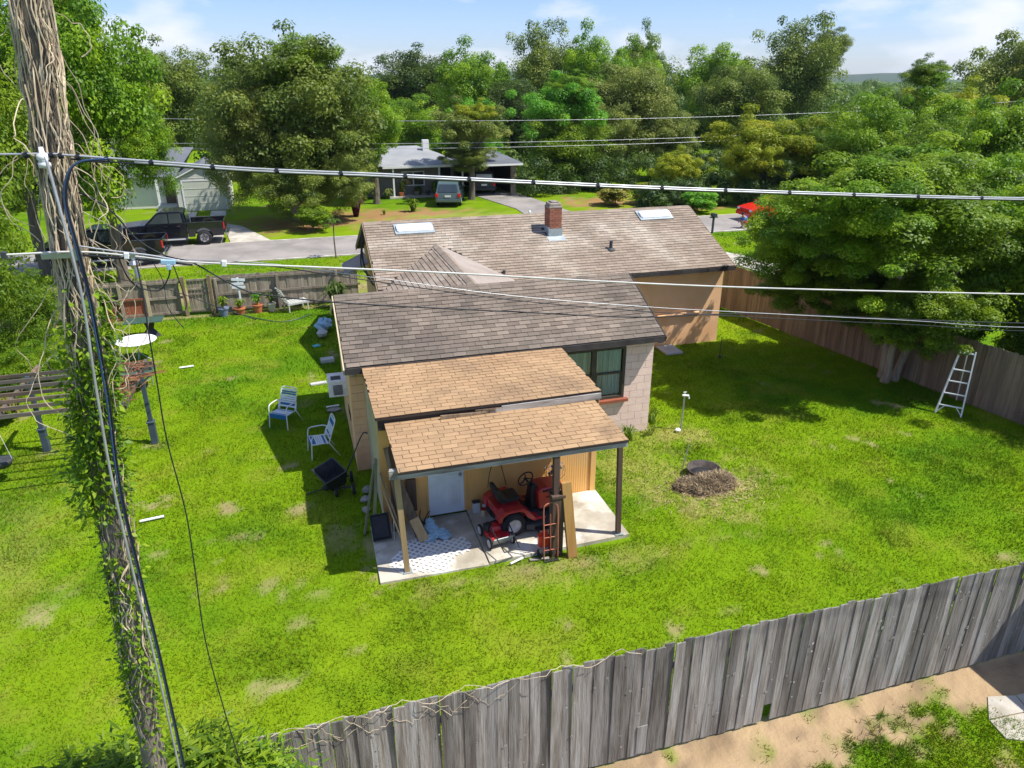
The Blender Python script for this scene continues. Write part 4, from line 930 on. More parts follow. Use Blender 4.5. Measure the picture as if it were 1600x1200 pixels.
plant('leafy plant with bright lobed leaves left of the red fence patch', -7.35, 29.0, 1.5, .9, 'leaf_bright', 110, .2)
plant('purple leaved cordyline shrub across the street', 4.0, 50.1, 1.9, .75, 'leaf_purple', 120, .16)
plant('small green round shrub on the mulch bed in front of the grey house', 8.0, 51.0, .9, .6, 'leaf_mid', 90, .12)
plant('tiny seedling on the mulch bed', 5.9, 50.3, .35, .25, 'leaf_mid', 20, .08)
plant('dark spiky plant in the shade at the fence end by the house', 1.3, 29.0, 1.1, .8, 'leaf_dark', 60, .1)
plant('reedy yellow green weeds at the foot of the right hand fence', 18.0, 12.3, .6, .5, 'leaf_olive', 50, .04)
for i, (x, y, h, mt, lb) in enumerate(((6.2, 57.3, 1.0, 'leaf_mid', 'green shrub under the left window of the grey house'), (7.1, 57.2, .8, 'leaf_olive', 'pale shrub beside the left porch post of the grey house'), (8.3, 57.6, 1.3, 'leaf_olive', 'tall pale plant in front of the white porch window'),
        (9.6, 57.8, .8, 'leaf_dark', 'dark plant on the porch edge of the grey house'), (10.9, 57.8, 1.1, 'leaf_mid', 'green plant beside the green minivan'), (5.4, 57.4, .9, 'leaf_bright', 'bright shrub at the left corner of the grey house'))):
    plant(lb, x, y, h, .5, mt, 60, .12)
pt = thing('palm_sapling', 'thin young palm standing on the verge by the street', 'palm', (1.85, 38.0, 0))
mb = MB(); mb.tube([(1.85, 38, 0), (1.83, 38, .9), (1.87, 38, 1.75)], [.04, .035, .03], 6); mb.build('trunk', 'bark', pt)
mb = MB()
for i in range(9):
    a = i * .7; p0 = Vector((1.87, 38, 1.75)); e = p0 + Vector((math.cos(a) * .55, math.sin(a) * .55, .1)); mdl = p0.lerp(e, .5) + Vector((0, 0, .2)); s_ = Vector((-math.sin(a), math.cos(a), 0)) * .07
    mb.add([p0, mdl - s_, mdl + s_, e], [(0, 1, 3, 2)])
o = mb.build('frond', 'leaf_mid', pt)
# bushes left
def bush(label, x, y, top, r, mat, kind='bush', ry=None, z0=0):
    t = thing('bush', label, 'bush', (x, y, z0)); crown_obj(kind, mat, t, (0, 0, top / 2), (r, ry or r, top / 2 * 1.15), x, 'foliage')
    m = MB(); m.cyl((0, 0, 0), (0, 0, top * .5), .05, .03, 6); m.build('stem', 'bark', t, wd=False)
bush('bright green clipped bush behind the pergola', -8.1, 23.4, 1.3, 1.2, 'leaf_bright', 'rough')
bush('green bush at the left edge behind the pergola', -9.6, 22.6, 1.6, 1.2, 'leaf_bright', 'rough')
bush('dark bush in the left corner beside the back fence', -8.9, 27.2, 2.6, 1.3, 'leaf_mid', 'rough')
bush('yellow variegated bush at the left end of the pergola', -8.2, 20.6, 1.0, .8, 'leaf_flower')
# brush around the pole base: long pointed leaves
def brush(name, label, spots, n, L, mat, cat):
    rs = np.random.RandomState(5); V = []; K = []
    for (x, y, z, r, h) in spots:
        p = np.stack([x + rs.normal(0, r / 2, n), y + rs.normal(0, r / 2.4, n), z + h * rs.rand(n) ** .7], 1)
        d = rs.normal(size=(n, 3)); d[:, 2] = d[:, 2] * .4 - .1; d /= np.linalg.norm(d, axis=1)[:, None]
        w = np.cross(d, np.array([0, 0, 1.0])) + rs.normal(size=(n, 3)) * .3; w /= np.linalg.norm(w, axis=1)[:, None]
        l = (L * rs.uniform(.5, 1.3, n))[:, None]; V.append(np.stack([p, p + d * l * .5 + w * l * .11, p + d * l, p + d * l * .5 - w * l * .11], 1)); K.append(rs.rand(n))
    me = leafmesh(name, np.concatenate(V), np.concatenate(K), mat); o = bpy.data.objects.new(name, me); C.objects.link(o); o['label'] = label; o['category'] = cat; o['kind'] = 'stuff'; return o
brush('brush_thicket', 'dense leafy thicket with long leaves at the bottom left around the pole', [(-1.9, 5.3, 1.6, .42, 1.45), (-1.4, 5.4, 1.5, .4, 1.45), (-2.3, 5.6, 1.5, .36, 1.35), (-1.2, 5.3, .4, .5, 1.8), (-2.0, 5.4, .3, .6, 1.8)], 4200, .15, 'leaf_mid', 'bushes')
brush('fence_shrub', 'yellow green shrub at the left end of the foreground fence', [(-.95, 5.55, 1.5, .24, 1.15), (-.8, 5.7, 1.2, .26, .95), (-.85, 5.6, .2, .4, 1.4)], 2000, .12, 'leaf_bright', 'bush')

# ------------------------------------------------------------------ utility pole, vines, wires
PX0, PY0 = -1.88, 5.13
pole = thing('utility_pole', 'weathered wooden utility pole wrapped in dry vines at the left', 'utility pole', (PX0, PY0, 0))
def pc(z): return Vector((PX0 + .0667 * z, PY0, z))
mb = MB(); mb.tube([pc(z) for z in (-.1, 2, 4, 6, 8, 9.3, 10.5)], [.10, .095, .088, .080, .070, .065, .062], 14); mb.build('shaft', 'pole_wood', pole, smooth=True)
mb = MB(); mb.lathe((-1.36, 4.98, 8.11), [(.0, 0), (.033, .006), (.036, .03), (.024, .042), (.035, .054), (.033, .078), (.015, .09), (.012, .12), (0, .12)], 12); ins = mb.build('insulator', 'white_plastic', pole, smooth=True)
mb = MB(); mb.bx(-1.32, -1.27, 4.945, 5.015, 7.57, 7.64); mb.bx(-1.5, -1.27, 4.98, 5.04, 7.58, 7.61); mb.build('bracket', 'metal', pole)
mb = MB(); mb.tube(smooth_path([(-1.33, 4.92, 8.18), (-1.314, 4.896, 7.88), (-1.302, 4.872, 7.37), (-1.344, 4.872, 6.8), (-1.386, 4.872, 6.08), (-1.398, 4.872, 5.24), (-1.398, 4.872, 4.4), (-1.43, 4.88, 3.0), (-1.5, 4.9, 1.5), (-1.6, 4.92, 0)]), .009, 8); mb.build('pale_riser', 'cable_silver', pole, smooth=True)
for k_, dx, r_, mt in ((0, .015, .0065, 'cable_blue'), (1, .028, .0055, 'cable_black'), (2, .022, .005, 'cable_black')):
    mb = MB(); mb.tube(smooth_path([(-1.02, 4.968, 8.156 - k_ * .012), (-1.17, 4.944, 8.144), (-1.26 + dx, 4.92, 8.07), (-1.302 + dx, 4.908, 7.91), (-1.29 + dx, 4.884, 7.64), (-1.29 + dx, 4.896, 7.34), (-1.32 + dx, 4.884 + .018 * k_, 6.68), (-1.374 + dx, 4.884, 6.02), (-1.386 + dx, 4.89, 5.24), (-1.386 + dx, 4.884, 4.4), (-1.416 + dx, 4.884, 3.0), (-1.5 + dx, 4.9, 1.5), (-1.6 + dx, 4.92, 0)]), r_, 8); mb.build('dark_riser', mt, pole, smooth=True)
rs = random.Random(99); vm = MB(); vd = MB()
for i in range(330):
    z0 = rs.uniform(3.4, 8.9); L = rs.uniform(.6, 2.2); a = rs.uniform(0, 6.283); n = 12; pts = []; off = rs.uniform(.003, .034) + (.012 * rs.random() if z0 > 7.5 else 0)
    if z0 < 6.4 and rs.random() < .5: continue
    for j in range(n + 1):
        z = min(9.9, z0 + L * j / n); a += rs.uniform(-.38, .38); rr = (.083 if z < 6.6 else max(.068, .083 - (z - 6.6) * .012)) + off + rs.uniform(-.005, .012)
        pts.append(pc(z) + Vector((math.cos(a) * rr, math.sin(a) * rr, 0)))
    (vm if rs.random() < .7 else vd).tube(smooth_path(pts, 2), rs.uniform(.002, .0055), 4)
vine = thing('climbing_vine', 'tangle of pale dry vine stems with green leaves climbing the utility pole', 'vine', (PX0, PY0, 0))
vm.build('stems', 'vine_stem', vine, kind='stuff'); vd.build('dark_stems', 'bark', vine, kind='stuff')
vm = MB()
for i in range(46):
    z = rs.uniform(6.9, 9.0); a = rs.uniform(-3.3, 1.2) if rs.random() < .5 else rs.choice([rs.uniform(2.4, 3.9), rs.uniform(-.7, .7)]); n = 9; R0 = .10; Rm = rs.uniform(.06, .36) * rs.uniform(.5, 1); dz = rs.uniform(-1.0, -.25); pts = []; da = rs.uniform(-.8, .8)
    for j in range(n + 1):
        f = j / n; rr = R0 + Rm * math.sin(f * math.pi * rs.uniform(.75, .9)) ; aa = a + da * f
        pts.append(pc(z) + Vector((math.cos(aa) * rr + rs.uniform(-.02, .02), math.sin(aa) * rr * .6, dz * f + rs.uniform(-.02, .02))))
    vm.tube(smooth_path(pts, 3), rs.uniform(.0018, .0036), 4)
vm.build('loose_stems', 'vine_stem', vine, kind='stuff')
nr = np.random.RandomState(3); V = []; K = []
def vleaves(n, zc, zs, r0, rsd, dx=0, L=.05, mat=None):
    z = nr.normal(zc, zs, n); z = np.clip(z, .2, 7.5); a = nr.uniform(0, 2 * np.pi, n); rr = r0 + np.abs(nr.normal(0, rsd, n))
    cx = PX0 + .0667 * z + dx
    p = np.stack([cx + np.cos(a) * rr, PY0 + np.sin(a) * rr * .9, z], 1); d = np.stack([np.cos(a), np.sin(a), -.6 + nr.normal(0, .5, n)], 1) + nr.normal(size=(n, 3)) * .6; d /= np.linalg.norm(d, axis=1)[:, None]
    w = np.cross(d, np.array([0, 0, 1.0])) + nr.normal(size=(n, 3)) * .4; w /= np.linalg.norm(w, axis=1)[:, None]; l = (L * nr.uniform(.5, 1.35, n))[:, None]
    V.append(np.stack([p, p + d * l * .45 + w * l * .28, p + d * l, p + d * l * .45 - w * l * .28], 1)); K.append(nr.rand(n))
vleaves(2600, 6.4, .33, .08, .045, -.02); vleaves(1000, 6.0, .2, .09, .06, -.07); vleaves(900, 6.8, .22, .08, .04, .04); vleaves(500, 5.2, .3, .08, .025); vleaves(1300, 4.3, .5, .08, .035); vleaves(160, 7.15, .2, .09, .05, .05)
o = bpy.data.objects.new('leaves', leafmesh('leaves', np.concatenate(V) - np.array([PX0, PY0, 0]), np.concatenate(K), 'leaf_bright')); C.objects.link(o); o.parent = vine; o['kind'] = 'stuff'

def wire(name, label, strands, ties=0, extra=None):
    p0 = Vector(strands[0][0][len(strands[0][0]) // 2]); t = thing(name, label, 'wire', p0)
    for pts, r_, mt, nm in strands:
        m = MB(); m.tube(smooth_path(pts, 5), r_, 7); m.build(nm, mt, t, smooth=True)
    if ties:
        pth = smooth_path(strands[0][0], 12); m = MB(); step = max(1, len(pth) // ties)
        for i in range(2, len(pth) - 2, step):
            d = (pth[i + 1] - pth[i]).normalized(); m.cyl(pth[i] - d * .012 + Vector((0, 0, -.012)), pth[i] + d * .012 + Vector((0, 0, -.004)), .0175, .0175, 8)
        m.build('lashing', 'cable_black', t)
    return t
UW = [(-2.16, 4.98, 8.228), (-1.704, 4.98, 8.198), (-1.344, 4.98, 8.192), (-1.218, 4.98, 8.18), (-0.882, 4.98, 8.144), (-0.198, 4.98, 8.072), (0.6, 4.98, 8.012), (1.482, 4.98, 7.94), (2.472, 4.98, 7.862), (3.57, 4.98, 7.784), (4.818, 4.98, 7.7), (6.222, 4.98, 7.616), (7.824, 4.98, 7.538), (13.2, 4.98, 7.4)]
UW2 = [(x, y - .01, z - .02) for x, y, z in UW]
wire('overhead_cable', 'upper overhead cable of bright lashed strands crossing the whole picture', [(UW, .0068, 'cable_silver', 'messenger_strand'), ([(x, y, z - .021) for x, y, z in UW if x > -1.26], .005, 'cable_black', 'cable'), ([(x, y - .007, z - .013) for x, y, z in UW if x > -.96], .006, 'cable_silver', 'cable')], ties=26)
LW = [(-2.16, 4.98, 7.64), (-1.71, 4.98, 7.622), (-1.308, 4.98, 7.616), (-0.99, 4.98, 7.568), (-0.66, 4.98, 7.508), (0.132, 4.98, 7.418), (1.008, 4.98, 7.316), (1.992, 4.98, 7.19), (3.096, 4.98, 7.058), (4.344, 4.98, 6.926), (6.546, 4.98, 6.71), (8.292, 4.98, 6.56), (13.2, 4.98, 6.32)]
lw = wire('overhead_cable', 'lower pale overhead cable running from the pole bracket over the house roof', [(LW, .0068, 'cable_white', 'messenger_strand'), ([(x, y, z - .018) for x, y, z in LW if -1.4 < x < -.5], .0075, 'cable_black', 'cable'), ([(-1.29, 4.98, 7.652), (-1.11, 4.98, 7.61), (-0.9, 4.98, 7.568), (-0.72, 4.98, 7.52)], .0055, 'cable_silver', 'cable')])
for x, mt in ((-1.69, 'dark_grey'), (-1.03, 'white_plastic'), (-.995, 'metal'), (-.47, 'white_plastic')):
    z = np.interp(x, [p[0] for p in LW], [p[2] for p in LW]); mb = MB(); mb.box((x, 4.98, z), (.03, .03, .04), (0, .1, 0)); mb.build('clamp', mt, lw, bevel=.004)
mb = MB(); mb.box((-0.798, 4.968, 7.52), (.085, .03, .03), (0, .1, 0)); mb.box((-0.798, 4.962, 7.49), (.025, .025, .036)); mb.build('blue_clamp', 'tarp_blue', lw, bevel=.004)
mb = MB(); mb.cyl((-0.996, 4.968, 7.556), (-0.984, 4.956, 7.436), .013, .017, 8); mb.lathe((-0.996, 4.968, 7.52), [(.018, -.025), (.03, 0), (.018, .025)], 8); mb.build('drop_clamp', 'metal', lw)
wire('black_cable', 'thick wavy black cable sagging from the pole towards the gate', [([(-1.44, 5.16, 7.94), (-1.308, 5.16, 7.952), (-1.206, 5.16, 7.916), (-1.098, 5.16, 7.82), (-0.984, 5.16, 7.634), (-0.834, 5.16, 7.52), (-0.684, 5.16, 7.466), (-0.54, 5.16, 7.358), (-0.39, 5.16, 7.256), (-0.228, 5.16, 7.202), (0.378, 5.16, 7.088), (1.62, 5.19, 6.908), (2.7, 5.28, 6.74), (4.2, 5.52, 6.56), (8.4, 5.52, 6.08), (14.4, 5.52, 5.78)], .0052, 'cable_black', 'strand')])
wire('service_wire', 'thin dark wire crossing in front of the brown roof to the right edge', [([(-1.026, 5.16, 7.508), (-0.288, 5.16, 7.424), (0.438, 5.16, 7.262), (1.536, 5.16, 7.022), (2.634, 5.16, 6.836), (3.486, 5.16, 6.716), (5.292, 5.16, 6.476), (7.818, 5.16, 6.17), (13.2, 5.16, 5.96)], .0036, 'cable_black', 'strand'), ([(-1.026, 5.172, 7.514), (-0.288, 5.172, 7.436), (0.438, 5.172, 7.286), (1.536, 5.172, 7.052), (2.634, 5.172, 6.872), (3.486, 5.172, 6.752), (5.292, 5.172, 6.512), (7.818, 5.172, 6.2), (13.2, 5.172, 5.96)], .003, 'cable_silver', 'strand')])
wire('guy_wire', 'long dark wire hanging from the cable clamp down past the lower left edge', [([(-0.972, 4.92, 7.55), (-0.96, 4.86, 7.328), (-0.96, 4.8, 7.118), (-0.972, 4.8, 6.77), (-0.984, 4.8, 6.35), (-0.96, 4.8, 5.792), (-0.978, 4.8, 5.3), (-1.008, 4.8, 4.652), (-0.978, 4.8, 3.926), (-.94, 4.8, 3.2), (-.9, 4.8, 1.6), (-.9, 4.8, 0)], .0046, 'cable_black', 'strand')])
wire('cable_loops', 'slack black cable loops hanging under the pole clamp', [([(-1.08, 4.98, 7.58), (-1.05, 4.98, 7.436), (-0.99, 4.98, 7.364), (-0.882, 4.98, 7.34), (-0.81, 4.98, 7.43), (-0.792, 4.98, 7.514)], .0046, 'cable_black', 'strand'), ([(-0.78, 4.98, 7.514), (-0.768, 4.98, 7.46), (-0.756, 4.98, 7.388), (-0.738, 4.98, 7.256), (-0.75, 4.98, 7.196)], .0036, 'cable_black', 'strand'), ([(-1.14, 5.1, 7.412), (-0.99, 5.1, 7.352), (-0.822, 5.1, 7.298), (-0.564, 5.1, 7.166), (-0.33, 5.1, 7.052)], .003, 'cable_black', 'strand'), ([(-0.9, 4.98, 7.55), (-0.852, 4.98, 7.4), (-0.852, 4.98, 7.22), (-0.78, 4.98, 7.07)], .0026, 'cable_black', 'strand')])
for i, (z, lb) in enumerate(((5.7, 'highest thin power line along the far side of the street'), (4.2, 'middle power line over the grey house'), (3.86, 'lowest power line over the grey house'))):
    pts = [(x, 53.5, z + .5 * ((x - 22) / 30) ** 2) for x in range(-40, 101, 10)]
    wire('power_line', lb, [(pts, .014, 'cable_silver', 'strand')])

# ------------------------------------------------------------------ yard things
def lawn_chair(label, loc, rz, group='blue and white webbed lawn chairs'):
    t = thing('lawn_chair', label, 'chair', loc, rz, group); r_ = .014
    for s_ in (-1, 1):
        y = s_ * .27
        m = MB(); m.tube(smooth_path([(.30, y * 1.05, 0), (.27, y, .35), (.25, y, .56), (.20, y, .63), (.1, y, .645), (-.12, y, .64), (-.22, y, .60)], 4), r_, 8); m.build('armrest_frame', 'white_paint', t, wd=False, smooth=True)
        m = MB(); m.tube([(-.22, y, .60), (-.15, y, .40), (-.38, y * 1.08, 0)], r_, 8); m.build('leg', 'white_paint', t, wd=False, smooth=True)
    m = MB(); m.tube(smooth_path([(-.15, -.24, .38), (-.27, -.24, .70), (-.34, -.23, .90), (-.36, -.15, .955), (-.36, .15, .955), (-.34, .23, .90), (-.27, .24, .70), (-.15, .24, .38)], 4), r_, 8)
    m.tube([(.25, -.26, .41), (-.16, -.24, .38)], r_, 8); m.tube([(.25, .26, .41), (-.16, .24, .38)], r_, 8); m.tube([(.25, -.26, .41), (.25, .26, .41)], r_, 8); m.build('seat_and_back_frame', 'white_paint', t, wd=False, smooth=True)
    for i in range(8):
        x = .22 - i * .048; m = MB(); m.box((x, 0, .40 - i * .003 - .006 * math.sin(i)), (.04, .53, .006)); m.build('seat_strap', 'strap_blue' if i in (0, 1, 6) else 'strap_white', t, wd=False)
    for i in range(9):
        f = i / 8; x = -.185 - .155 * f; z = .47 + .42 * f; m = MB(); m.box((x, 0, z), (.006, .47, .042), (0, -.34, 0)); m.build('back_strap', 'strap_blue' if i in (1, 6, 7) else 'strap_white', t, wd=False)
    m = MB(); m.box((.262, 0, .36), (.01, .5, .13), (0, .1, 0)); m.build('front_strap', 'strap_blue', t, wd=False)
lawn_chair('blue and white webbed lawn chair standing half in the sun farther from the house', (-.84, 18.5, 0), R(-125))
lawn_chair('blue and white webbed lawn chair in the house shade nearer the porch', (.02, 16.55, 0), R(188))
# cart
t = thing('garden_cart', 'black poly garden cart tipped beside the house wall', 'cart', (.36, 14.7, 0))
m = MB(); vs = []
for (z, sx, sy) in ((.25, .17, .25), (.62, .28, .40)):
    for (a, b) in ((-1, -1), (1, -1), (1, 1), (-1, 1)): vs.append((a * sx - .08, b * sy, z))
vs += [(v[0] * .88 - .01, v[1] * .9, v[2] + .035 if i < 4 else v[2]) for i, v in enumerate(vs)]
m.add(vs, [(3, 2, 1, 0), (0, 1, 5, 4), (1, 2, 6, 5), (2, 3, 7, 6), (3, 0, 4, 7), (4, 5, 13, 12), (5, 6, 14, 13), (6, 7, 15, 14), (7, 4, 12, 15), (8, 9, 10, 11), (9, 8, 12, 13), (10, 9, 13, 14), (11, 10, 14, 15), (8, 11, 15, 12)])
tub = m.build('tub', 'black_plastic', t, wd=False, bevel=.01); tub.rotation_euler = (0, -.3, .35)
for sx in (-1, 1):
    for y_ in (-.28, .28):
        m = MB(); m.lathe((sx * .19 + .05, y_, .13), [(.03, -.035), (.12, -.035), (.13, -.02), (.13, .02), (.12, .035), (.03, .035)], 18, axis='x'); w_ = m.build('wheel', 'rubber', t, wd=False, smooth=True)
        m = MB(); m.lathe((sx * .19 + .05, y_, .13), [(0, -.038), (.06, -.038), (.06, .038), (0, .038)], 12, axis='x'); m.build('hub', 'hub_white', w_, wd=False)
m = MB(); m.bar((-.1, -.25, .17), (.2, -.25, .17), .03, .03); m.bar((-.1, .25, .17), (.2, .25, .17), .03, .03); m.bar((.05, -.3, .17), (.05, .3, .17), .03, .03); m.build('chassis', 'dark_grey', t, wd=False)
m = MB(); m.tube(smooth_path([(.1, .1, .3), (.3, .2, .65), (.5, .35, 1.0), (.62, .45, 1.12), (.7, .42, 1.1)], 4), .016, 7); m.build('pull_handle', 'dark_grey', t, wd=False)
t = thing('garden_edger', 'small black tool lying beside the garden cart', 'garden tool', (.02, 14.75, 0))
m = MB(); m.ell((0, 0, .07), (.1, .08, .07), 10, 6); m.build('head', 'black_plastic', t, wd=False); m = MB(); m.tube([(0, 0, .1), (.03, .1, .35)], .014, 6); m.tube([(0, 0, .05), (-.45, -.1, .03)], .012, 6); m.build('shaft', 'dark_grey', t, wd=False)
# junk along the left wall
def rock(x, y, z, d, seed, label, mat='stone', cat='rock', name='rubble_stone'):
    m = MB(); m.ell((x, y, z + d[2]), d, 8, 5, .16, seed); solo(m, name, mat, label, cat, (x, y, z))
rock(.82, 14.0, 0, (.14, .10, .07), 1, 'dark stone at the wall corner left of the leaning boards')
rock(.78, 13.6, 0, (.10, .13, .05), 2, 'second stone in front of the one at the wall corner', 'stone')
rock(.9, 14.35, 0, (.12, .09, .09), 3, 'pale stone against the peach wall behind the cart', 'stone')
rock(.45, 19.0, 0, (.2, .13, .05), 4, 'grey stone below the white strip beside the house', 'stone')
def flat(name, label, cat, c, d, rz, mat, z=.01, tilt=(0, 0)):
    m = MB(); m.box((c[0], c[1], z + d[2] / 2), d, (tilt[0], tilt[1], rz)); return solo(m, name, mat, label, cat, (c[0], c[1], z), bevel=.004)
flat('concrete_block', 'pale concrete slab piece in the shade beside the house wall', 'block', (.52, 22.95), (.42, .28, .12), .1, 'stone_pale')
flat('paving_strip', 'narrow cream paver between sun and shade beside the house', 'paver', (.15, 21.1), (.48, .16, .05), .12, 'stone_pale')
flat('white_board', 'short white board lying in the shade next to the grey stone', 'board', (.45, 19.3), (.36, .07, .03), .1, 'white_paint')
flat('frisbee_lid', 'small turquoise lid lying in the shaded grass', 'lid', (.25, 24.6), (.24, .2, .03), .4, 'cyan')
mb = MB(); mb.ell((.62, 26.2, .25), (.32, .4, .25), 10, 6, .25, 9); solo(mb, 'crumpled_sheet', 'tarp_blue', 'crumpled pale blue sheet in the shade near the back corner of the house', 'sheet', (.62, 26.2, 0))
mb = MB(); mb.ell((.5, 25.5, .16), (.2, .25, .16), 9, 5, .25, 10); solo(mb, 'plastic_bag', 'stone_pale', 'pale grey bag beside the crumpled blue sheet', 'bag', (.5, 25.5, 0))
flat('stepping_slab', 'flat pale square slab on the grass by the right wall of the house', 'slab', (11.75, 20.65), (.62, .8, .06), .0, 'stone_pale', z=.03)
# pipes on the lawn
def pipe(label, a, b, r_=.022, mat='white_plastic', cat='pipe', name='plastic_pipe'):
    m = MB(); m.cyl(a, b, r_, r_, 10); solo(m, name, mat, label, cat, a)
pipe('white plastic pipe lying on the lawn near the utility pole', (-3.8, 14.5, .05), (-3.34, 14.55, .06), .028)
pipe('white plastic pipe lying on the lawn beyond the tables', (-4.05, 23.64, .05), (-3.63, 23.69, .05), .03)
pipe('white stick lying on the grass in front of the patio', (3.22, 10.90, .06), (3.50, 11.0, .07), .022)
mb = MB(); mb.bar((3.62, 10.95, .03), (4.0, 10.90, .03), .07, .015); solo(mb, 'pale_board', 'stone', 'pale flat board on the ground before the hand truck', 'board', (3.9, 10.83, .04))
# standpipe, stake, fire pit, rod
t = thing('standpipe', 'grey garden standpipe with a white tap on top beside the house corner', 'standpipe', (9.2, 15.2, 0))
m = MB(); m.cyl((0, 0, 0), (.02, 0, .98), .022, .022, 8); m.build('pipe', 'galv', t, wd=False); m = MB(); m.cyl((-.05, 0, 1.0), (.12, -.03, .98), .03, .03, 8); m.cyl((.1, -.03, 1.0), (.13, -.05, .9), .022, .02, 8); m.cyl((.02, 0, 1.0), (.02, 0, 1.08), .015, .015, 8); m.box((.02, 0, 1.08), (.09, .02, .015)); m.build('tap', 'white_plastic', t, wd=False)
rock(9.05, 15.08, 0, (.09, .07, .06), 6, 'small white stone at the foot of the standpipe', 'white_paint')
mb = MB(); mb.cyl((13.05, 19.6, 0), (13.05, 19.6, .75), .012, .012, 6); mb.ell((13.03, 19.55, .06), (.06, .06, .05)); solo(mb, 'metal_stake', 'dark_grey', 'thin dark metal stake standing in the shaded lawn right of the house', 'stake', (13.05, 19.6, 0))
t = thing('fire_pit', 'low rusty metal fire ring behind the heap of dry clippings', 'fire pit', (8.5, 12.85, 0))
m = MB(); m.lathe((0, 0, 0), [(.37, 0), (.38, .20), (.40, .205), (.40, .225), (.37, .22), (.355, .05), (0, .04)], 28); m.build('ring', 'rust_dark', t, wd=False, smooth=True)
mb = MB(); mb.lathe((8.5, 12.85, .0), [(0, .12), (.2, .11), (.34, .06)], 20); solo(mb, 'ash_bed', 'rubber', 'dark ash lying inside the metal fire ring', 'ash', (8.5, 12.85, .05))
mb = MB(); mb.cyl((8.22, 13.32, 0), (8.32, 13.32, .62), .014, .014, 6); solo(mb, 'metal_rod', 'galv', 'thin metal rod sticking up at the fire ring', 'rod', (8.22, 13.32, 0))
HP = ((7.95, 12.5, .36, .27, .12), (8.35, 12.45, .42, .32, .17), (8.72, 12.45, .32, .30, .19), (8.15, 12.25, .32, .22, .10), (8.5, 12.25, .3, .2, .1))
mb = MB()
for i, (x, y, rx, ry, rz) in enumerate(HP): mb.ell((x, y, .06), (rx, ry, rz), 18, 9, .16, i + 3)
heap = solo(mb, 'clippings_heap', 'straw', 'heap of dry brown clippings and twigs on the right hand lawn', 'brush pile', (8.3, 12.4, 0))
sb = MB(); sd = MB(); rs = random.Random(44)
for i in range(9000):
    core = i < 7600; a = rs.uniform(0, 6.283)
    if core:
        hx, hy, hrx, hry, hrz = HP[rs.randrange(5)]; q = rs.random() ** .6 * 1.12; x = hx + math.cos(a) * hrx * q; y = hy + math.sin(a) * hry * q; zz = .03
        for (cx_, cy_, crx, cry, crz) in HP:
            e_ = 1 - ((x - cx_) / crx) ** 2 - ((y - cy_) / cry) ** 2
            if e_ > 0: zz = max(zz, .06 + crz * math.sqrt(e_))
        zz += rs.uniform(-.01, .03); l = rs.uniform(.03, .12); tz = rs.uniform(-.03, .07)
    else:
        q = abs(rs.gauss(0, 1)); x = 8.4 + math.cos(a) * q * .8; y = 12.3 + math.sin(a) * q * .55; zz = .04; l = rs.uniform(.06, .2); tz = rs.uniform(0, .02)
    b = rs.uniform(0, 6.283); dx, dy = math.cos(b) * l, math.sin(b) * l; w_ = rs.uniform(.003, .009)
    (sb if rs.random() < .62 or not core else sd).add([(x - dy / l * w_, y + dx / l * w_, zz), (x + dy / l * w_, y - dx / l * w_, zz), (x + dx, y + dy, zz + tz)], [(0, 1, 2)])
sb.build('loose_straw', 'straw_blade', heap, kind='stuff'); sd.build('dark_twigs', 'rust_dark', heap, kind='stuff')
# ladder
t = thing('ladder', 'white aluminium orchard ladder leaning towards the right hand fence', 'ladder', (16.75, 13.9, 0))
P0, P1 = Vector((16.52, 14.12, 0)), Vector((16.93, 13.66, 0)); T0, T1 = Vector((17.05, 14.28, 1.75)), Vector((17.3, 14.02, 1.75))
for a, b in ((P0, T0), (P1, T1)): m = MB(); m.bar(a, b, .035, .06); m.build('rail', 'white_paint', t)
for f in (.14, .33, .52, .70, .96):
    m = MB(); m.bar(P0.lerp(T0, f), P1.lerp(T1, f), .05, .028); m.build('rung', 'white_paint', t)
for a, b, g in ((P0, T0, 1), (P1, T1, -1)):
    m = MB(); m.bar(a.lerp(b, .02), P0.lerp(T0, .14).lerp(P1.lerp(T1, .14), .28 if g == 1 else .72), .02, .02); m.build('brace', 'white_paint', t)
m = MB(); m.bar(T0.lerp(T1, .5), (17.75, 14.6, 0), .03, .03); m.build('rear_leg', 'white_paint', t)

# pergola
t = thing('pergola', 'slatted pergola on two dark blue grey posts overgrown with a rusty vine', 'pergola', (-5.3, 18.5, 0))
for (x, y) in ((-4.04, 18.35), (-6.56, 18.67)):
    m = MB(); m.box((x, y, 1.0), (.095, .095, 2.0)); p_ = m.build('post', 'pergola_post', t)
    m = MB(); m.box((x, y, .30), (.15, .15, .6)); m.box((x, y, .61), (.19, .19, .035)); m.build('post_base', 'pergola_post', p_, bevel=.006)
    m = MB(); m.bar((x, y - .05, 1.65), (x, y - .45, 1.93), .045, .045); m.bar((x, y + .05, 1.65), (x, y + .45, 1.93), .045, .045); m.bar((x, y, 1.68), (x + .32, y, 1.93), .04, .04); m.build('brace', 'pergola_post', p_)
    m = MB(); m.bx(x - .04, x + .04, y - 2.1, y + .9, 1.88, 1.97); m.build('beam', 'pergola_slat', t)
for i, y in enumerate((16.25, 16.68, 17.1, 17.52, 17.95, 18.38, 18.75)):
    m = MB(); m.bx(-7.6, -3.95 + (.18 if i > 3 else 0), y - .022, y + .022, 1.975, 2.06); m.build('slat', 'pergola_slat', t)
mb = MB(); rs = random.Random(17)
for i in range(13):
    x = -4.5 + rs.uniform(-.5, .7); y = rs.uniform(16.3, 18.8); pth = [(x + j * .09 * rs.choice((-1, 1)) + rs.uniform(-.05, .05), y + j * rs.uniform(-.08, .08), 2.07 + rs.uniform(-.06, .05)) for j in range(7)]; mb.tube(pth, .008, 4)
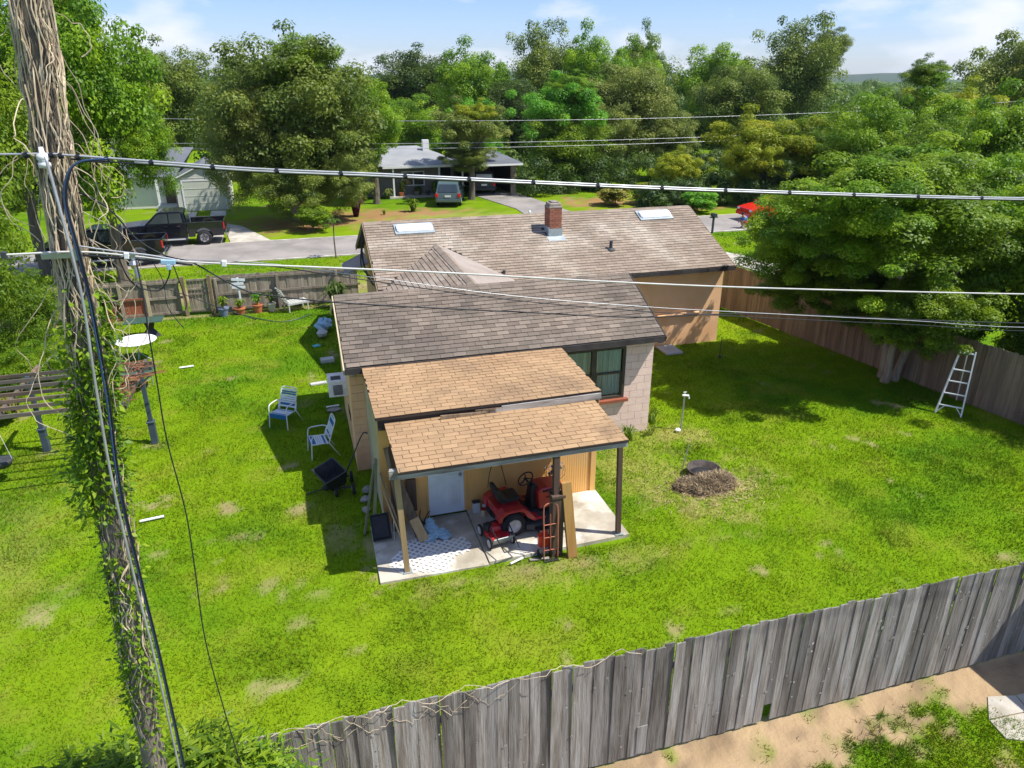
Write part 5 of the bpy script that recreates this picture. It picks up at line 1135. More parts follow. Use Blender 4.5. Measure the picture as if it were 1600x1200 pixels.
rv = solo(mb, 'dead_vine', 'rust', 'rust brown dead vine tangled over the right end of the pergola', 'vine', (-4.3, 17.6, 2.06))
def leafpatch(name, label, cat, spots, n, L, mat): return brush(name, label, spots, n, L, mat, cat)
o = leafpatch('withered_leaves', 'rusty withered leaves on the right end of the pergola', 'leaves', [(-4.2, 18.4, 2.0, .35, .16), (-4.15, 17.6, 2.0, .3, .12), (-4.3, 16.9, 1.98, .3, .12), (-4.35, 16.4, 1.98, .2, .1)], 160, .12, 'rust')
# tables, green seat, hanging basket
t = thing('round_table', 'round white table top on a thin stand near the left fence', 'table', (-5.4, 24.9, 0))
m = MB(); m.lathe((0, 0, .68), [(0, 0), (.60, 0), (.62, .015), (.60, .03), (0, .035)], 36); m.build('tabletop', 'dish_white', t, wd=False)
m = MB(); m.cyl((0, 0, 0), (0, 0, .68), .02, .02, 8)
for a in range(4): m.tube([(0, 0, .3), (.2 * math.cos(a * 1.57), .2 * math.sin(a * 1.57), .1), (.35 * math.cos(a * 1.57), .35 * math.sin(a * 1.57), 0)], .012, 6)
m.build('stand', 'galv', t, wd=False)
t = thing('round_table', 'round dark green glass table in front of the white one', 'table', (-5.05, 22.3, 0))
m = MB(); m.lathe((0, 0, .62), [(0, 0), (.58, 0), (.6, .012), (.58, .022), (0, .022)], 32); m.build('tabletop', 'green_top', t, wd=False)
m = MB()
for a in range(4): m.tube([(.45 * math.cos(a * 1.57 + .4), .45 * math.sin(a * 1.57 + .4), .62), (.42 * math.cos(a * 1.57 + .4), .42 * math.sin(a * 1.57 + .4), 0)], .014, 6)
m.ring((0, 0, .3), .4, .01); m.build('leg_frame', 'galv', t, wd=False)
t = thing('square_table', 'dark green rectangular glass table on a black trestle near the fence', 'table', (-5.55, 27.4, 0))
m = MB(); m.box((0, 0, .62), (1.25, .75, .02)); m.build('tabletop', 'green_top', t, wd=False)
m = MB(); m.lathe((.15, 0, 0), [(.34, 0), (.3, .05), (.12, .3), (.2, .6), (0, .6)], 4); m.build('pedestal', 'black_plastic', t, wd=False)
t = thing('patio_seat', 'green tubular patio seat frame left of the round white table', 'chair', (-6.5, 25.6, 0))
m = MB()
for y_ in (-.25, .25): m.tube(smooth_path([(-.25, y_, 0), (-.25, y_, .55), (-.1, y_, .7), (.1, y_, .62), (.3, y_, 0)], 4), .018, 6)
m.build('leg', 'green_top', t, wd=False); m = MB(); m.box((0, 0, .4), (.42, .5, .02)); m.build('seat', 'green_top', t, wd=False)
t = thing('hanging_basket', 'round hanging flower basket at the left edge below the pergola', 'flower basket', (-7.05, 17.3, .35))
m = MB(); m.lathe((0, 0, 0), [(0, 0), (.16, .02), (.22, .12), (.235, .2), (.2, .2), (0, .17)], 18); m.build('bowl', 'dark_grey', t, wd=False, smooth=True)
m = MB()
for a in range(3): m.tube([(.22 * math.cos(a * 2.1), .22 * math.sin(a * 2.1), .2), (0, 0, 1.6)], .005, 4)
m.build('hanger', 'white_paint', t, wd=False)
# pots, signpost, lounge chair at the back fence
for x, y, r_, h, mt, lb, pl_, ph in ((-3.05, 29.2, .2, .3, 'pot_blue', 'blue grey glazed pot with a green plant nearest the gate', 'leaf_mid', .5), (-2.45, 29.3, .21, .22, 'terracotta', 'wide terracotta pot by the signpost with a low plant', 'leaf_mid', .42),
        (-1.78, 29.3, .19, .3, 'terracotta', 'terracotta pot with an upright plant right of the signpost', 'leaf_fresh', .5), (-1.25, 29.35, .17, .3, 'pot_cream', 'cream pot with a sparse plant at the right end of the pot row', 'leaf_dark', .5)):
    t = thing('plant_pot', lb, 'plant pot', (x, y, 0), 0, 'plant pots along the back fence')
    m = MB(); m.lathe((0, 0, 0), [(0, .0), (r_ * .7, 0), (r_, h), (r_ * 1.1, h), (r_ * 1.1, h + .04), (r_ * .9, h + .04), (0, h)], 18); m.build('pot', mt, t, wd=False, smooth=False)
    rs = random.Random(int(x * 100)); m = MB()
    for i in range(34):
        a = rs.uniform(0, 6.283); hh = ph * rs.uniform(.5, 1); rr = rs.uniform(.08, .3); s_ = Vector((-math.sin(a), math.cos(a), 0)) * .035
        p0 = Vector((0, 0, h)); p1 = Vector((math.cos(a) * rr * .6, math.sin(a) * rr * .6, h + hh)); p2 = Vector((math.cos(a) * rr * 1.2, math.sin(a) * rr * 1.2, h + hh * .8)); m.add([p0, p1 + s_, p2, p1 - s_], [(0, 1, 2, 3)])
    o = m.build('plant', pl_, t, wd=False); at = o.data.attributes.new('lc', 'FLOAT', 'POINT'); at.data.foreach_set('value', m.r)
t = thing('signpost', 'pale post with three blank arrow boards behind the flower pots', 'sign', (-2.38, 29.4, 0))
m = MB(); m.box((0, 0, .72), (.07, .04, 1.44)); m.build('post', 'sign_white', t, wd=False)
for z, dx, tl in ((1.36, .02, .12), (1.2, -.05, -.02), (1.06, .0, .05)): m = MB(); m.box((dx, -.035, z), (.5, .02, .1), (0, tl, 0)); m.build('arrow_board', 'sign_white', t, wd=False)
t = thing('lounge_chair', 'pale reclining garden chair at the back fence', 'chair', (-.35, 29.25, 0), R(20))
m = MB()
for y_ in (-.28, .28): m.bar((-.4, y_, .32), (.5, y_, .34), .04, .05); m.bar((-.35, y_, .34), (-.62, y_, .95), .04, .05)
m.build('side_rail', 'stone_pale', t, wd=False)
for i in range(8): m = MB(); m.box((-.32 + i * .11, 0, .36), (.09, .6, .02)); m.build('seat_slat', 'stone_pale', t, wd=False)
for i in range(5): m = MB(); m.box((-.38 - i * .052, 0, .44 + i * .115), (.02, .58, .09), (0, -.42, 0)); m.build('back_slat', 'stone_pale', t, wd=False)
m = MB()
for a in ((-.35, -.28), (-.35, .28), (.42, -.28), (.42, .28)): m.bar((a[0], a[1], 0), (a[0], a[1], .33), .04, .04)
m.build('legs', 'stone_pale', t, wd=False)
mb = MB(); mb.tube(smooth_path([(-2.3, 29.0, .03), (-1.6, 28.2, .04), (-.9, 27.7, .03), (-.3, 27.9, .03), (.2, 28.4, .03)]), .018, 6); solo(mb, 'garden_hose', 'green_top', 'dark garden hose lying in the grass before the flower pots', 'hose', (-2.3, 29, 0))

# ------------------------------------------------------------------ porch things
def lumber(label, a, b, w_, th, mat, up=(0, 1, 0), group=None):
    m = MB(); m.bar(a, b, w_, th, up); return solo(m, 'lumber_board', mat, label, 'board', a, bevel=.004, group=group)
lumber('mossy grey plank leaning outside the porch corner, the tallest of the pair', (.84, 12.6, .02), (1.02, 12.88, 1.62), .15, .05, 'wood_green', (1, 0, 0))
lumber('darker mossy board leaning at the far left of the porch corner', (.66, 12.75, .02), (.98, 12.9, 1.50), .1, .04, 'wood_green', (1, 0, 0))
lumber('upper of two thin crossed boards slanting from the yellow wall to the porch post', (1.40, 12.15, .05), (1.08, 12.86, 1.32), .09, .03, 'wood_old', (1, 0, 0))
lumber('lower thin pale batten slanting beside the crossed board', (1.36, 12.05, .05), (1.10, 12.75, .95), .06, .03, 'wood_new', (1, 0, 0))
lumber('dark brown board standing upright left of the front porch post', (1.30, 12.62, .05), (1.36, 12.88, 1.85), .16, .03, 'post_brown', (0, 1, 0))
lumber('grey brown board standing next to the dark upright board', (1.42, 12.55, .05), (1.22, 12.86, 1.85), .08, .03, 'wood_old', (0, 1, 0))
lumber('wide worn brown plank leaning against the yellow wall right of the porch post', (1.72, 12.25, .10), (1.38, 12.86, 1.15), .2, .04, 'wood_old', (0, 1, .3))
lumber('short wide tan board end lying against the worn plank', (1.78, 12.05, .10), (1.62, 12.28, .5), .2, .045, 'wood_new', (0, 1, .3))
mb = MB(); mb.bx(1.58, 1.78, 12.86, 12.92, .3, 1.05); solo(mb, 'dark_panel', 'post_brown', 'dark brown panel hanging on the yellow wall left of the door', 'panel', (1.68, 12.9, .3))
lumber('long tan plank leaning on the boxed middle porch post', (4.46, 10.84, 0), (4.33, 10.99, 1.62), .19, .09, 'wood_tan', (0, 1, 0))
# tray
t = thing('plastic_tray', 'black plastic tub tray propped on its edge at the left porch corner', 'tray', (.98, 12.3, .045), R(4))
m = MB(); rot = Euler((R(-62), 0, 0)).to_matrix()
def tp(x, y, z): return rot @ Vector((x, y, z)) + Vector((0, 0, .02))
pts = []
for (z, s_) in ((0, 1), (-.09, .88)): pts += [tp(a * .19 * s_, .29 + b * .27 * s_, z) for a, b in ((-1, -1), (1, -1), (1, 1), (-1, 1))]
pts = [Vector((p.x, -p.y * -1 if False else p.y, abs(p.z) if False else p.z)) for p in pts]
rot2 = Euler((R(62), 0, 0)).to_matrix(); V_ = []
for (z, s_) in ((0, 1), (-.09, .86), (-.075, .8), (.0, .9)): V_ += [rot2 @ Vector((a * .19 * s_, .27 + b * .27 * s_, z)) + Vector((0, 0, .05)) for a, b in ((-1, -1), (1, -1), (1, 1), (-1, 1))]
m.add(V_, [(0, 1, 5, 4), (1, 2, 6, 5), (2, 3, 7, 6), (3, 0, 4, 7), (7, 6, 5, 4), (8, 9, 10, 11), (0, 12, 13, 1), (1, 13, 14, 2), (2, 14, 15, 3), (3, 15, 12, 0), (12, 8, 9, 13), (13, 9, 10, 14), (14, 10, 11, 15), (15, 11, 8, 12)]); m.build('tub', 'black_plastic', t, wd=False, bevel=.006)
m = MB(); m.tube([(.235, .02, 0), (.26, .1, .5)], .008, 6); m.build('prop_stick', 'alum', t, wd=False)
# tarp, tools
mb = MB(); rs = random.Random(6)
for i, (x, y, z, a, b, c) in enumerate(((1.95, 12.28, .15, .17, .15, .15), (2.08, 12.2, .13, .2, .14, .09), (1.9, 12.12, .12, .16, .12, .08), (2.2, 12.1, .10, .14, .1, .04), (1.95, 12.35, .28, .1, .1, .12))): mb.ell((x, y, z), (a, b, c), 14, 9, .2, i + 60)
solo(mb, 'crumpled_tarp', 'tarp_blue', 'crumpled light blue tarp beside the white door', 'tarp', (2, 12.25, .045))
t = thing('bolt_cutter', 'dark hand tool with curved arms leaning by the blue tarp', 'tool', (1.85, 12.6, .045)); m = MB(); m.tube(smooth_path([(0, 0, 0), (.05, .02, .2), (.16, .1, .3)], 4), .012, 6); m.tube(smooth_path([(0, 0, 0), (-.06, .03, .22), (-.03, .1, .36)], 4), .012, 6); m.build('arm', 'dark_grey', t, wd=False); m = MB(); m.tube(smooth_path([(.05, -.05, 0), (.10, 0, .12), (.14, .02, .26)], 4), .014, 6); m.build('grip', 'wood_new', t, wd=False); m = MB(); m.ell((-.05, -.05, .1), (.1, .09, .1), 8, 5, .15); m.build('black_bundle', 'black_plastic', t, wd=False)
# paint cans
for (x, y, r_, h, mt, ml, lb) in ((3.02, 12.8, .075, .24, 'tin_pale', 'dark_grey', 'tall pale tin with a dark lid by the door'), (3.14, 12.62, .06, .15, 'can_cream', 'lid_red', 'small cream paint can with a red lid in front'), (3.22, 12.78, .07, .2, 'tin_pale', 'lid_red', 'paint can with a red lid behind the small cream one')):
    t = thing('paint_can', lb, 'can', (x, y, .08), 0, 'cans beside the door')
    m = MB(); m.lathe((0, 0, 0), [(0, 0), (r_, 0), (r_, h), (0, h)], 16) if mt != 'tin_pale' or ml != 'dark_grey' else m.box((0, 0, h / 2), (.15, .1, h)); m.build('can', mt, t, wd=False)
    m = MB(); m.lathe((0, 0, h), [(0, .015), (r_ * 1.05, .015), (r_ * 1.05, 0)], 16) if ml == 'lid_red' else m.box((0, 0, h + .012), (.16, .11, .024)); m.build('lid', ml, t, wd=False)
# lattice lying on the slab
poly = [(.96, 11.50), (1.12, 11.78), (1.30, 12.0), (1.42, 12.22), (1.72, 12.20), (2.05, 12.05), (2.55, 12.02), (2.66, 11.75), (2.60, 11.52), (2.28, 11.45), (2.18, 11.2), (2.02, 11.04), (1.6, 11.12), (1.2, 11.2)]
def inside(x, y):
    c = False; n = len(poly)
    for i in range(n):
        x1, y1 = poly[i]; x2, y2 = poly[(i + 1) % n]
        if (y1 > y) != (y2 > y) and x < (x2 - x1) * (y - y1) / (y2 - y1) + x1: c = not c
    return c
t = thing('lattice_panel', 'broken white plastic lattice sheet lying on the patio slab', 'lattice', (1.8, 11.6, .05))
for fam, nm in ((0, 0.0), (1, .004)):
    for ci in range(-30, 60):
        c0 = ci * .155; seg = None; runs = []; N_s = 120
        for s_ in range(N_s):
            u = s_ / N_s * 3.2 - .2
            if fam == 0: x = .8 + c0 * 1.0 + u * .74; y = 10.6 + u * .67
            else: x = .8 + c0 * 1.0 + 1.24 - u * .74 + .0; y = 10.6 + u * .67
            if inside(x, y):
                if seg is None: seg = (x, y)
                last = (x, y)
            elif seg is not None: runs.append((seg, last)); seg = None
        for a, b in runs:
            if math.hypot(a[0] - b[0], a[1] - b[1]) < .05: continue
            m = MB(); m.bar((a[0], a[1], .056 + nm), (b[0], b[1], .056 + nm + .003 * math.sin(ci)), .042, .005); m.build('lattice_strip', 'white_plastic', t)
# cord and fan on the wall
mb = MB(); mb.tube(smooth_path([(3.52, 12.88, 1.9), (3.44, 12.88, 1.3), (3.34, 12.87, .9), (3.3, 12.86, .6)]), .008, 5); mb.tube(smooth_path([(3.54, 12.88, 1.9), (3.56, 12.88, 1.3), (3.66, 12.87, .8), (3.7, 12.86, .6)]), .009, 5); mb.box((3.52, 12.88, 1.62), (.05, .03, .16))
solo(mb, 'extension_lead', 'cable_black', 'black cord hanging on the grooved yellow wall behind the mower', 'cord', (3.5, 12.88, 1.6))
t = thing('round_fan', 'round chrome fan cage against the yellow wall behind the middle post', 'fan', (4.75, 12.72, .5))
m = MB(); m.cyl((0, 0, -.37), (0, 0, .2), .02, .02, 8); m.lathe((0, 0, -.37), [(0, .03), (.15, .03), (.16, 0)], 16); m.build('stand', 'dark_grey', t, wd=False)
m = MB()
for yy_ in (-.05, .05): m.ring((0, yy_, .34), .22, .006, (0, 1, 0)); m.ring((0, yy_, .34), .12, .004, (0, 1, 0))
for i in range(14): a = i * math.pi / 7; m.tube([(0, -.06, .34), (.14 * math.cos(a), -.07, .34 + .14 * math.sin(a)), (.22 * math.cos(a), 0, .34 + .22 * math.sin(a))], .004, 4)
m.build('cage', 'chrome', t, wd=False)
m = MB()
for i in range(4):
    a = i * math.pi / 2 + .4; m.box((.09 * math.cos(a), 0, .34 + .09 * math.sin(a)), (.15, .02, .09), (0, -a, .3))
m.build('blades', 'dark_grey', t, wd=False); m = MB(); m.lathe((0, 0, .34), [(0, -.06), (.05, -.05), (.05, .07), (0, .08)], 12, axis='y'); m.build('hub', 'chrome', t, wd=False)

def wheel(t, x, y, r_, w_, hub, spokes=False, tyre='rubber'):
    m = MB(); m.lathe((x, y, r_), [(r_ * .55, -w_ / 2), (r_ * .9, -w_ / 2), (r_, -w_ * .32), (r_, w_ * .32), (r_ * .9, w_ / 2), (r_ * .55, w_ / 2)], 28, axis='y'); w_o = m.build('wheel', tyre, t, wd=False, smooth=True)
    m = MB(); m.lathe((x, y, r_), [(0, -w_ * .30), (r_ * .3, -w_ * .32), (r_ * .5, -w_ * .42), (r_ * .58, -w_ * .52), (r_ * .58, w_ * .52), (r_ * .5, w_ * .42), (r_ * .3, w_ * .32), (0, w_ * .3)], 24, axis='y'); m.build('rim', hub, w_o, wd=False, smooth=True)
    if spokes:
        m = MB(); s_ = -1 if y < 0 else 1
        for i in range(5):
            a = i * 2 * math.pi / 5 + .3; m.box((x + math.cos(a) * r_ * .32, y + s_ * w_ * .5, r_ + math.sin(a) * r_ * .32), (r_ * .5, .02, r_ * .12), (0, -a, 0))
        m.build('spokes', 'dark_grey', w_o, wd=False)
    return w_o
# riding mower, forward is +x
t = thing('riding_mower', 'red riding lawn mower with a black seat parked under the porch roof', 'riding mower', (4.02, 12.2, .08), R(7))
wheel(t, -.55, -.36, .26, .22, 'hub_white'); wheel(t, -.55, .36, .26, .22, 'hub_white'); wheel(t, .56, -.33, .19, .14, 'hub_white'); wheel(t, .56, .33, .19, .14, 'hub_white')
m = MB(); poly_ = [(.08, .38), (.72, .38), (.78, .45), (.80, .62), (.75, .72), (.64, .78), (.30, .83), (.12, .82), (.07, .76)]
m.prism(poly_, -.27, .27, taper=lambda z: 1 if z < .7 else 1 - (z - .7) * 1.3); m.build('hood', 'red_paint', t, wd=False, bevel=.03, smooth=False)
m = MB()
for i in range(7): m.box((.2 + i * .05, -.235 , .765), (.03, .05, .05), (.7, 0, 0))
m.box((.79, 0, .54), (.04, .36, .16)); m.box((.5, -.268, .62), (.5, .01, .02)); m.build('grille', 'black_plastic', t, wd=False)
m = MB(); # fenders + running boards: side profile, wide
fp = [(-.88, .40), (-.86, .55), (-.74, .63), (-.35, .63), (-.20, .50), (-.08, .34), (.15, .31), (.15, .28), (-.12, .28), (-.26, .40), (-.33, .52), (-.42, .57), (-.68, .57), (-.79, .50), (-.82, .40)]
m.prism(fp, -.47, -.24); m.prism(fp, .24, .47); m.build('fender', 'red_paint', t, wd=False, bevel=.02)
m = MB(); m.bx(-.85, -.30, -.24, .24, .42, .60); m.bx(-.30, .12, -.24, .24, .27, .315); m.build('rear_body', 'red_paint', t, wd=False, bevel=.025)
m = MB(); m.box((-.05, 0, .322), (.34, .84, .012)); m.build('foot_mat', 'dark_grey', t, wd=False)
m = MB(); m.prism([(-.72, .66), (-.30, .66), (-.27, .70), (-.32, .74), (-.58, .74), (-.66, .80), (-.74, .98), (-.80, 1.0), (-.83, .97), (-.78, .74)], -.20, .20); m.build('seat', 'black_plastic', t, wd=False, bevel=.035)
m = MB()
for y_ in (-.1, .1): m.tube([(-.65, y_, .6), (-.6, y_, .66)], .02, 6); m.ring((-.45, y_, .625), .03, .008, (0, 1, 0), 10)
m.build('seat_spring', 'chrome', t, wd=False)
m = MB(); m.prism([(-.06, .32), (.12, .32), (.12, .86), (.04, .88), (-.02, .82)], -.14, .14, taper=lambda z: 1 - (z - .3) * .5); m.build('dashboard', 'black_plastic', t, wd=False, bevel=.02)
m = MB(); nrm = Vector((-.55, 0, .83)); cw = Vector((-.10, 0, 1.0)); m.ring(cw, .17, .014, nrm, 24, 8)
ax = nrm.orthogonal().normalized(); bx2 = nrm.normalized().cross(ax)
for a in (.5, 2.6, 4.7): m.tube([cw, cw + (ax * math.cos(a) + bx2 * math.sin(a)) * .17], .013, 6)
m.tube([cw, cw - nrm.normalized() * .2], .022, 8); m.ell(cw, (.045, .045, .02)); m.build('steering_wheel', 'black_plastic', t, wd=False, smooth=True)
m = MB(); m.slab([(-.28, -.45), (-.1, -.52), (.32, -.52), (.45, -.40), (.45, .40), (.3, .5), (-.25, .5)], .08, .22); dk = m.build('cutting_deck', 'dark_grey', t, wd=False, bevel=.02)
m = MB(); m.slab([(-.1, -.70), (.25, -.74), (.35, -.48), (-.12, -.48)], .10, .16); m.build('discharge_chute', 'black_plastic', t, wd=False, bevel=.01)
m = MB(); m.bx(-.8, .8, -.12, .12, .22, .30); m.tube([(.62, -.3, .2), (.62, .3, .2)], .025, 6); m.tube([(-.55, -.3, .26), (-.55, .3, .26)], .03, 6); m.build('frame', 'black_plastic', t, wd=False)
# push mower
t = thing('push_mower', 'red push lawn mower with its black handle folded forward on the patio edge', 'lawn mower', (3.17, 11.72, .08), R(8))
for x, y in ((-.24, -.24), (.24, -.24), (-.24, .26), (.24, .26)):
    m = MB(); m.lathe((x, y, .12), [(.02, -.025), (.105, -.025), (.12, -.015), (.12, .015), (.105, .025), (.02, .025)], 20, axis='x'); w_ = m.build('wheel', 'rubber', t, wd=False, smooth=True)
    m = MB(); m.lathe((x, y, .12), [(0, -.029), (.085, -.029), (.085, .029), (0, .029)], 16, axis='x'); m.build('hub', 'hub_white', w_, wd=False)
m = MB(); m.slab([(-.2, -.22), (.2, -.22), (.22, .1), (.15, .28), (-.15, .28), (-.22, .1)], .08, .20); m.build('deck', 'red_paint', t, wd=False, bevel=.03)
m = MB(); m.box((0, -.29, .15), (.42, .02, .27), (.6, 0, 0)); fl = m.build('rear_flap', 'galv', t, wd=False, bevel=.008)
m = MB(); m.box((-.02, -.298, .17), (.13, .006, .07), (.6, .3, 0)); m.build('pale_patch', 'can_cream', fl, wd=False)
m = MB(); m.lathe((0, .05, .2), [(0, 0), (.13, 0), (.14, .05), (.12, .11), (.06, .14), (0, .145)], 20); m.build('engine_cover', 'red_paint', t, wd=False, smooth=True)
m = MB(); m.box((-.14, .1, .27), (.14, .16, .14), (0, 0, .2)); m.box((.02, .17, .25), (.14, .12, .1)); m.build('engine', 'black_plastic', t, wd=False, bevel=.015)
m = MB(); m.tube([(.05, .05, .33), (.42, .12, .36)], .011, 6); m.build('pull_bar', 'red_paint', t, wd=False)
m = MB()
for x in (-.2, .2): m.tube([(x, -.1, .2), (x * .95, -.2, .42), (x * .8, -.75, .22)], .012, 6)
m.tube([(-.16, -.75, .22), (.16, -.75, .22)], .013, 6); m.build('handle', 'black_plastic', t, wd=False)
# hand truck with gas can
t = thing('hand_truck', 'rusty red tubular hand truck leaning on the middle porch post', 'hand truck', (4.02, 10.88, 0))
m = MB(); m.tube(smooth_path([(-.14, -.02, .03), (-.14, .0, .5), (-.14, .05, 1.08), (-.11, .06, 1.2), (0, .07, 1.24), (.11, .06, 1.2), (.14, .05, 1.08), (.14, 0, .5), (.14, -.02, .03)], 5), .014, 7); m.build('frame', 'red_tube', t, wd=False, smooth=True)
for z in (.22, .5, .78): m = MB(); m.tube([(-.14, z * .05, z), (.14, z * .05, z)], .010, 6); m.build('cross_bar', 'red_tube', t, wd=False)
m = MB(); m.tube([(0, .0, .22), (0, .05, 1.0)], .008, 6); m.build('centre_bar', 'red_tube', t, wd=False)
m = MB(); m.box((0, -.04, .02), (.3, .1, .012)); m.build('toe_plate', 'rubber', t, wd=False)
for x in (-.19, .19):
    m = MB(); m.lathe((x, .1, .10), [(.02, -.025), (.09, -.025), (.1, 0), (.09, .025), (.02, .025)], 18, axis='x'); m.build('wheel', 'rubber', t, wd=False, smooth=True)
t = thing('gas_can', 'bright red fuel can sitting behind the hand truck bars', 'fuel can', (3.98, 11.16, .08))
m = MB(); m.box((0, 0, .2), (.24, .17, .26)); m.build('can', 'red_orange', t, wd=False, bevel=.04); m = MB(); m.tube(smooth_path([(-.07, 0, .33), (-.05, 0, .4), (.06, 0, .4), (.08, 0, .33)], 3), .015, 6); m.build('handle', 'red_orange', t, wd=False); m = MB(); m.cyl((.08, 0, .33), (.12, -.03, .45), .018, .012, 8); m.build('spout', 'can_cream', t, wd=False)
m = MB(); m.cyl((4.05, 11.2, .12), (4.25, 11.15, .12), .04, .04, 10); solo(m, 'plastic_bottle', 'tin_pale', 'pale grey bottle lying beside the middle post', 'bottle', (4.1, 11.2, .08))

# ------------------------------------------------------------------ neighbours: houses, vehicles, street things
hs_ = thing('neighbour_house', 'low grey house with pale hip roof, white posts and an attached carport', 'house', (6, 57.5, 0))
def box_part(nm, x0, x1, y0, y1, z0, z1, mat, par, **k2): m = MB(); m.bx(x0, x1, y0, y1, z0, z1); return m.build(nm, mat, par, **k2)
nw = box_part('wall', 3.5, 12.6, 58.4, 66, 0, 2.35, 'house_grey', hs_)
m = MB(); e = 2.4; vs = [(3.0, 57.0, e), (13.0, 57.0, e), (13.0, 66.5, e), (3.0, 66.5, e), (7.0, 61.5, 3.5), (10.2, 61.5, 3.5)]
m.add(vs, [(0, 1, 5, 4), (1, 2, 5), (2, 3, 4, 5), (3, 0, 4), (3, 2, 1, 0)]); nr_ = m.build('roof', 'roof_pale', hs_)
box_part('chimney', 10.5, 11.0, 60.2, 60.7, 2.6, 4.0, 'white_paint', nr_)
box_part('eave_trim', 6.8, 13.02, 56.95, 56.99, 2.24, 2.4, 'white_paint', hs_)
for x in (7.6, 11.15, 13.0): box_part('porch_post', x - .06, x + .06, 57.1, 57.22, 0, 2.3, 'white_paint', hs_)
wn_ = box_part('window', 8.4, 10.2, 58.34, 58.42, .75, 1.85, 'white_paint', hs_)
box_part('pane', 8.5, 9.25, 58.31, 58.335, .83, 1.77, 'glass', wn_); box_part('pane', 9.35, 10.1, 58.31, 58.335, .83, 1.77, 'glass', wn_)
wn_ = box_part('window', 4.3, 5.4, 58.34, 58.42, .9, 1.9, 'white_paint', hs_); box_part('pane', 4.4, 5.3, 58.31, 58.335, 1.0, 1.8, 'glass', wn_)
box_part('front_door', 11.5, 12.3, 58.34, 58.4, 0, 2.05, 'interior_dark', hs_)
box_part('porch_floor', 7.2, 13, 57.0, 58.4, 0, .12, 'concrete', hs_)
cpt = box_part('carport_roof', 12.9, 17.3, 55.8, 63, 2.35, 2.5, 'roof_dark', hs_)
m = MB(); m.add([(12.8, 55.7, 2.5), (17.5, 55.7, 2.5), (17.5, 63, 2.5), (12.8, 63, 2.5), (13.5, 60, 3.3), (16.4, 60, 3.1)], [(0, 1, 5, 4), (1, 2, 5), (2, 3, 4, 5), (3, 0, 4)]); m.build('roof_slope', 'roof_dark', cpt)
box_part('eave_trim', 12.8, 17.5, 55.68, 55.72, 2.33, 2.48, 'white_paint', cpt)
box_part('pillar', 13.4, 13.75, 56.2, 56.5, 0, 2.34, 'brown_block', hs_); box_part('pillar', 16.7, 17.1, 56.2, 56.5, 0, 2.34, 'brown_block', hs_)
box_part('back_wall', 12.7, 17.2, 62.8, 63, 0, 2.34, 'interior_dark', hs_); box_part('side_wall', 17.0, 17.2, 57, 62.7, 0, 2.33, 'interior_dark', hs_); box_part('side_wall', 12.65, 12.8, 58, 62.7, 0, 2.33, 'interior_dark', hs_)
for i, (x, y, lb) in enumerate(((8.2, 57.4, 'terracotta pot at the white porch post'), (9.4, 57.6, 'brown pot in front of the porch window'), (10.3, 57.6, 'dark pot at the right end of the porch window'))):
    m = MB(); m.lathe((x, y, .12), [(0, 0), (.16, 0), (.22, .3), (0, .3)], 10); solo(m, 'porch_pot', ('terracotta', 'brown_block', 'dark_grey')[i], lb, 'plant pot', (x, y, .12))
g = thing('neighbour_house', 'small pale house with a white trimmed gable and single garage door', 'house', (-6, 55.6, 0))
m = MB(); poly_ = [(-7.6, 0), (-4.2, 0), (-4.2, 2.2), (-5.9, 3.0), (-7.6, 2.2)]; m.prism(poly_, 55.6, 60); m.build('wall', 'siding_pale', g)
m = MB()
for i in range(14): 
    z = .1 + i * .15; m.bx(-7.58, -7.25, 55.575, 55.598, z, z + .135)
for i in range(5): w2 = 1.6 - i * .32; m.bx(-5.9 - w2, -5.9 + w2, 55.575, 55.598, 2.2 + i * .15, 2.2 + i * .15 + .135)
m.build('siding', 'siding_pale', g, kind='stuff')
gd = box_part('garage_door', -7.1, -4.5, 55.55, 55.6, 0, 2.0, 'garage_door', g)
m = MB()
for z in (.5, 1.0, 1.5): m.bx(-7.1, -4.5, 55.535, 55.549, z - .012, z + .012)
m.build('door_joint', 'siding_pale', gd)
m = MB(); m.bar((-7.85, 55.45, 2.12), (-5.9, 55.45, 3.07), .04, .16); m.bar((-3.95, 55.45, 2.12), (-5.9, 55.45, 3.07), .04, .16); m.bx(-7.22, -7.11, 55.53, 55.57, 0, 2.1); m.bx(-4.49, -4.38, 55.53, 55.57, 0, 2.1); m.bx(-7.1, -4.5, 55.53, 55.57, 2.01, 2.1); m.build('trim', 'white_paint', g)
m = MB(); m.add([(-7.9, 55.4, 2.18), (-5.9, 55.4, 3.15), (-5.9, 60.5, 3.15), (-7.9, 60.5, 2.18), (-3.9, 55.4, 2.18), (-3.9, 60.5, 2.18)], [(0, 1, 2, 3), (1, 4, 5, 2)]); m.build('roof', 'roof_dark', g)
box_part('wall', -12.5, -7.9, 57.6, 62, 0, 2.2, 'siding_pale', g); m = MB(); m.add([(-13, 57, 2.2), (-7.7, 57, 2.2), (-7.7, 62.5, 2.2), (-13, 62.5, 2.2), (-12, 60, 3.9), (-6.5, 60, 3.9)], [(0, 1, 5, 4), (2, 3, 4, 5), (3, 0, 4), (1, 2, 5)]); m.build('roof', 'roof_dark', g)
box_part('front_door', -8.6, -7.95, 57.55, 57.6, .2, 2.0, 'post_brown', g); box_part('porch_post', -9.0, -8.85, 56.6, 56.75, 0, 2.1, 'white_paint', g); box_part('porch_step', -9.1, -7.8, 56.4, 57.55, 0, .3, 'stone_pale', g)

